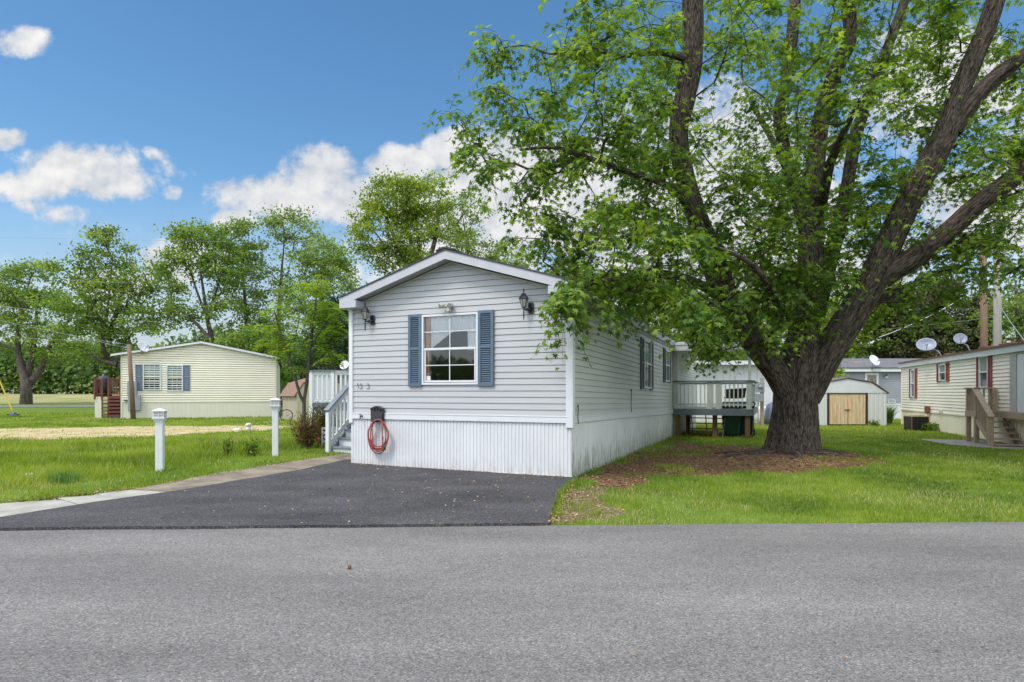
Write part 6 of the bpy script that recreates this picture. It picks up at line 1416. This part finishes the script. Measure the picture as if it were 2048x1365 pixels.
# distance from the sidewalk line decides mown or tall on the left
sdist = (Y-8.3)-( -5.23-X)*(-(12.76-8.3)/(5.23-3.49))*0
swl = 8.3+(X+5.23)*((12.76-8.3)/(5.23-3.49))*.0
def seg_d(x, y, a, b):
    a = np.array(a); b = np.array(b); d = b-a; t_ = np.clip(((x-a[0])*d[0]+(y-a[1])*d[1])/(d@d), 0, 1); return np.hypot(x-a[0]-t_*d[0], y-a[1]-t_*d[1])
dsw = np.minimum(seg_d(X, Y, SW1[1], SW1[2]), np.minimum(seg_d(X, Y, SW1[2], SW2[3]), seg_d(X, Y, SW1[0], SW1[1])))
tall = left*sst(dsw, 1.15, 1.9)*sst(-Y, -20, -15)
h_ = (.032+.034*fbm(X, Y, 1.6, 81)+tall*(.05+.09*fbm(X, Y, 1.1, 83)))*rg.uniform(.6, 1.3, n); h_ *= 1+.03*np.maximum(0, Y-15)
w = .0042*(Y/7.5)*rg.uniform(.7, 1.3, n)
a_ = rg.random(n)*6.283; Z = gh(X, Y); ln = rg.normal(0, .42, (n, 2))*h_[:, None]
dx_, dy_ = np.cos(a_)*w, np.sin(a_)*w
V = np.stack([np.stack([X-dx_, Y-dy_, Z-.01], -1), np.stack([X+dx_, Y+dy_, Z-.01], -1), np.stack([X+ln[:, 0], Y+ln[:, 1], Z+h_], -1)], 1).reshape(-1, 3)
rn = np.where(rg.random(n) < .03+.22*sst(fbm(X, Y, .55, 77), .58, .75), 1.0, 0)+np.clip(.46+1.15*(fbm(X, Y, .8, 91)-.5)+.5*(fbm(X, Y, 5, 93)-.5)+.12*left+.28*sst(Y, 14, 20)*(1-left)+rg.normal(0, .13, n), 0, .9); rn = np.clip(rn, 0, 1)  # right lawn blades lighter past the maple: sunlight put into the colour
go = fast_mesh('grass', V, np.arange(3*n).reshape(-1, 3), Lgr, dict(rnd=np.repeat(rn, 3))); tag(go, 'green lawn grass around the homes', 'grass', kind='stuff'); print('blades', n)
# litter: chips and dead leaves
def litter(name, X, Y, off, s0, s1, m_, lab, seed, flat=.35):
    rg = np.random.default_rng(seed); n = len(X); a_ = rg.random(n)*6.283; d_ = np.stack([np.cos(a_), np.sin(a_), rg.normal(0, flat, n)], -1); nr = rg.normal(0, flat, (n, 3))+np.array([0, 0, 1])
    o = leaf_cloud(name, np.stack([X, Y, gh(X, Y)+off], -1), d_, nr, rg.uniform(s0, s1, n), rg.random(n), oval(.28), m_, None); tag(o, lab, 'litter', kind='stuff'); return o
Ml = leafmat('mulch_chip', (.055, .026, .015), (.18, .090, .048), (.42, .25, .14), .05, .9)
Mdl = leafmat('dead_leaf', (.16, .08, .035), (.32, .19, .09), (.52, .38, .22), .1, .8)
X, Y = scatter(46000, 8.5, 18, .8, rg); k = (soft(X, Y, MUL, .5, 3) > 0) & ~inpoly(X, Y, HOME) & ((X-5.9)**2+(Y-12.95)**2 > .4); litter('mulch', X[k], Y[k], .012, .018, .055, Ml, 'brown wood chip mulch around the maple roots', 1)
X, Y = scatter(14000, 6.2, 12, .6, rg); k = (soft(X, Y, GRV, .25, 8) > 0); litter('dead_leaves', X[k], Y[k], .012, .02, .05, Mdl, 'dead leaves and chips on the bare patch beside the driveway', 2)
X = rg.uniform(-4.5, 1.2, 5000); Y = rg.uniform(6, 12, 5000); dens = np.exp(-((X+.6)**2/2.2+(Y-8.0)**2/3)); k = inpoly(X, Y, DRV) & (rg.random(5000) < .05+.22*dens) & ~inpoly(X, Y, HOME)
X2 = []; Y2 = []
for q in np.linspace(0, 1, 260):
    j = rg.normal(0, .03); wx, wy = hw(-4.27*q, -.06-abs(rg.normal(0, .04))); X2.append(wx); Y2.append(wy)
for q in np.linspace(0, 1, 300):
    a0, a1 = G(1096, 1052), G(1142, 975); X2.append(a0[0]+(a1[0]-a0[0])*q+abs(rg.normal(0, .05))); Y2.append(a0[1]+(a1[1]-a0[1])*q)
for q in np.linspace(0, 1, 420):
    a0, a1 = (G(0, 1012), G(255, 985)) if q < .5 else (G(255, 985), G(690, 915)); t_ = (q*2) % 1; X2.append(a0[0]+(a1[0]-a0[0])*t_+rg.normal(0, .05)); Y2.append(a0[1]+(a1[1]-a0[1])*t_+rg.normal(.03, .05))
litter('fallen_leaves', np.concatenate([X[k], X2]), np.concatenate([Y[k], Y2]), .042, .018, .045, Mdl, 'scattered dry leaves on the driveway and along its edges', 3, .25)
X = rg.uniform(-4, 5, 46); Y = rg.uniform(2.6, 6.0, 46); litter('fallen_leaves', X, Y, .010, .010, .026, Ml, 'few tiny dark leaf bits on the street', 4, .2)
p = P(694, 1140, 4.65); r = empty('pine_cone', (p[0], 4.67, .02), 0, 'small dark brown seed pod lying on the street', 'seed pod')
m = MB(); m.lathe([(.004, 0), (.016, .006), (.018, .016), (.008, .026)], 8, (0, 0, 0), (1, .2, .1)); m.build('pod', M_rust, r, smooth=True); m = MB(); m.tube([(0, 0, .0), (-.02, .004, -.004), (-.035, 0, -.006)], .003, 5); m.build('stalk', M_wood, r)
rgw = np.random.default_rng(5); WV = []; 
def foot_blades(pts, n, hh):
    out = []
    for _ in range(n):
        a, b = pts[int(rgw.integers(len(pts)))]; t_ = rgw.random(); x = a[0]+(b[0]-a[0])*t_+rgw.normal(0, .025); y = a[1]+(b[1]-a[1])*t_+rgw.normal(0, .025); out.append((x, y, hh*rgw.uniform(.4, 1.2)))
    return out
fbp = foot_blades([(hw(.03, .2), hw(.03, 9.5)), (G(1110, 1040), G(1125, 990)), (G(1125, 990), G(1152, 964)), (G(20, 1010), G(255, 984)), (G(255, 984), G(690, 913))], 2600, .075)+foot_blades([(hw(-.9, -.05), hw(-.02, -.05))], 60, .05)
FB = np.array(fbp); zz = gh(FB[:, 0], FB[:, 1]); aa = rgw.random(len(FB))*6.283; ww = .005; ll = rgw.normal(0, .35, (len(FB), 2))*FB[:, 2:3]
V = np.stack([np.stack([FB[:, 0]-np.cos(aa)*ww, FB[:, 1]-np.sin(aa)*ww, zz], -1), np.stack([FB[:, 0]+np.cos(aa)*ww, FB[:, 1]+np.sin(aa)*ww, zz], -1), np.stack([FB[:, 0]+ll[:, 0], FB[:, 1]+ll[:, 1], zz+FB[:, 2]+.02], -1)], 1).reshape(-1, 3)
tag(fast_mesh('edge_grass', V, np.arange(len(V)).reshape(-1, 3), Lgr, dict(rnd=np.repeat(rgw.random(len(FB))*.9, 3))), 'ragged grass along the pavement edges and skirting', 'grass', kind='stuff')
# surface roots at the maple base
for i, (dx, dy, l_, rr) in enumerate(((-1, -.35, 1.6, .07), (-.9, .1, 1.9, .06), (.7, -.7, .9, .09), (1, .1, 1.1, .07), (-.35, -1, .9, .08), (.15, -1, .8, .08))):
    q = [];
    for k in range(7):
        t_ = k/6; x = 5.9+dx*(.35+l_*t_)+.12*math.sin(k*1.3+i); y = 12.95+dy*(.35+l_*t_); q.append([x, y, float(gh(x, y))+.05*(1-t_)-.02+.015*math.sin(k*2+i), rr*(1-.75*t_)])
    limb_mesh('root', np.array(q), 12, M_bark, mt, k=4, rough=.2, seed=60+i)
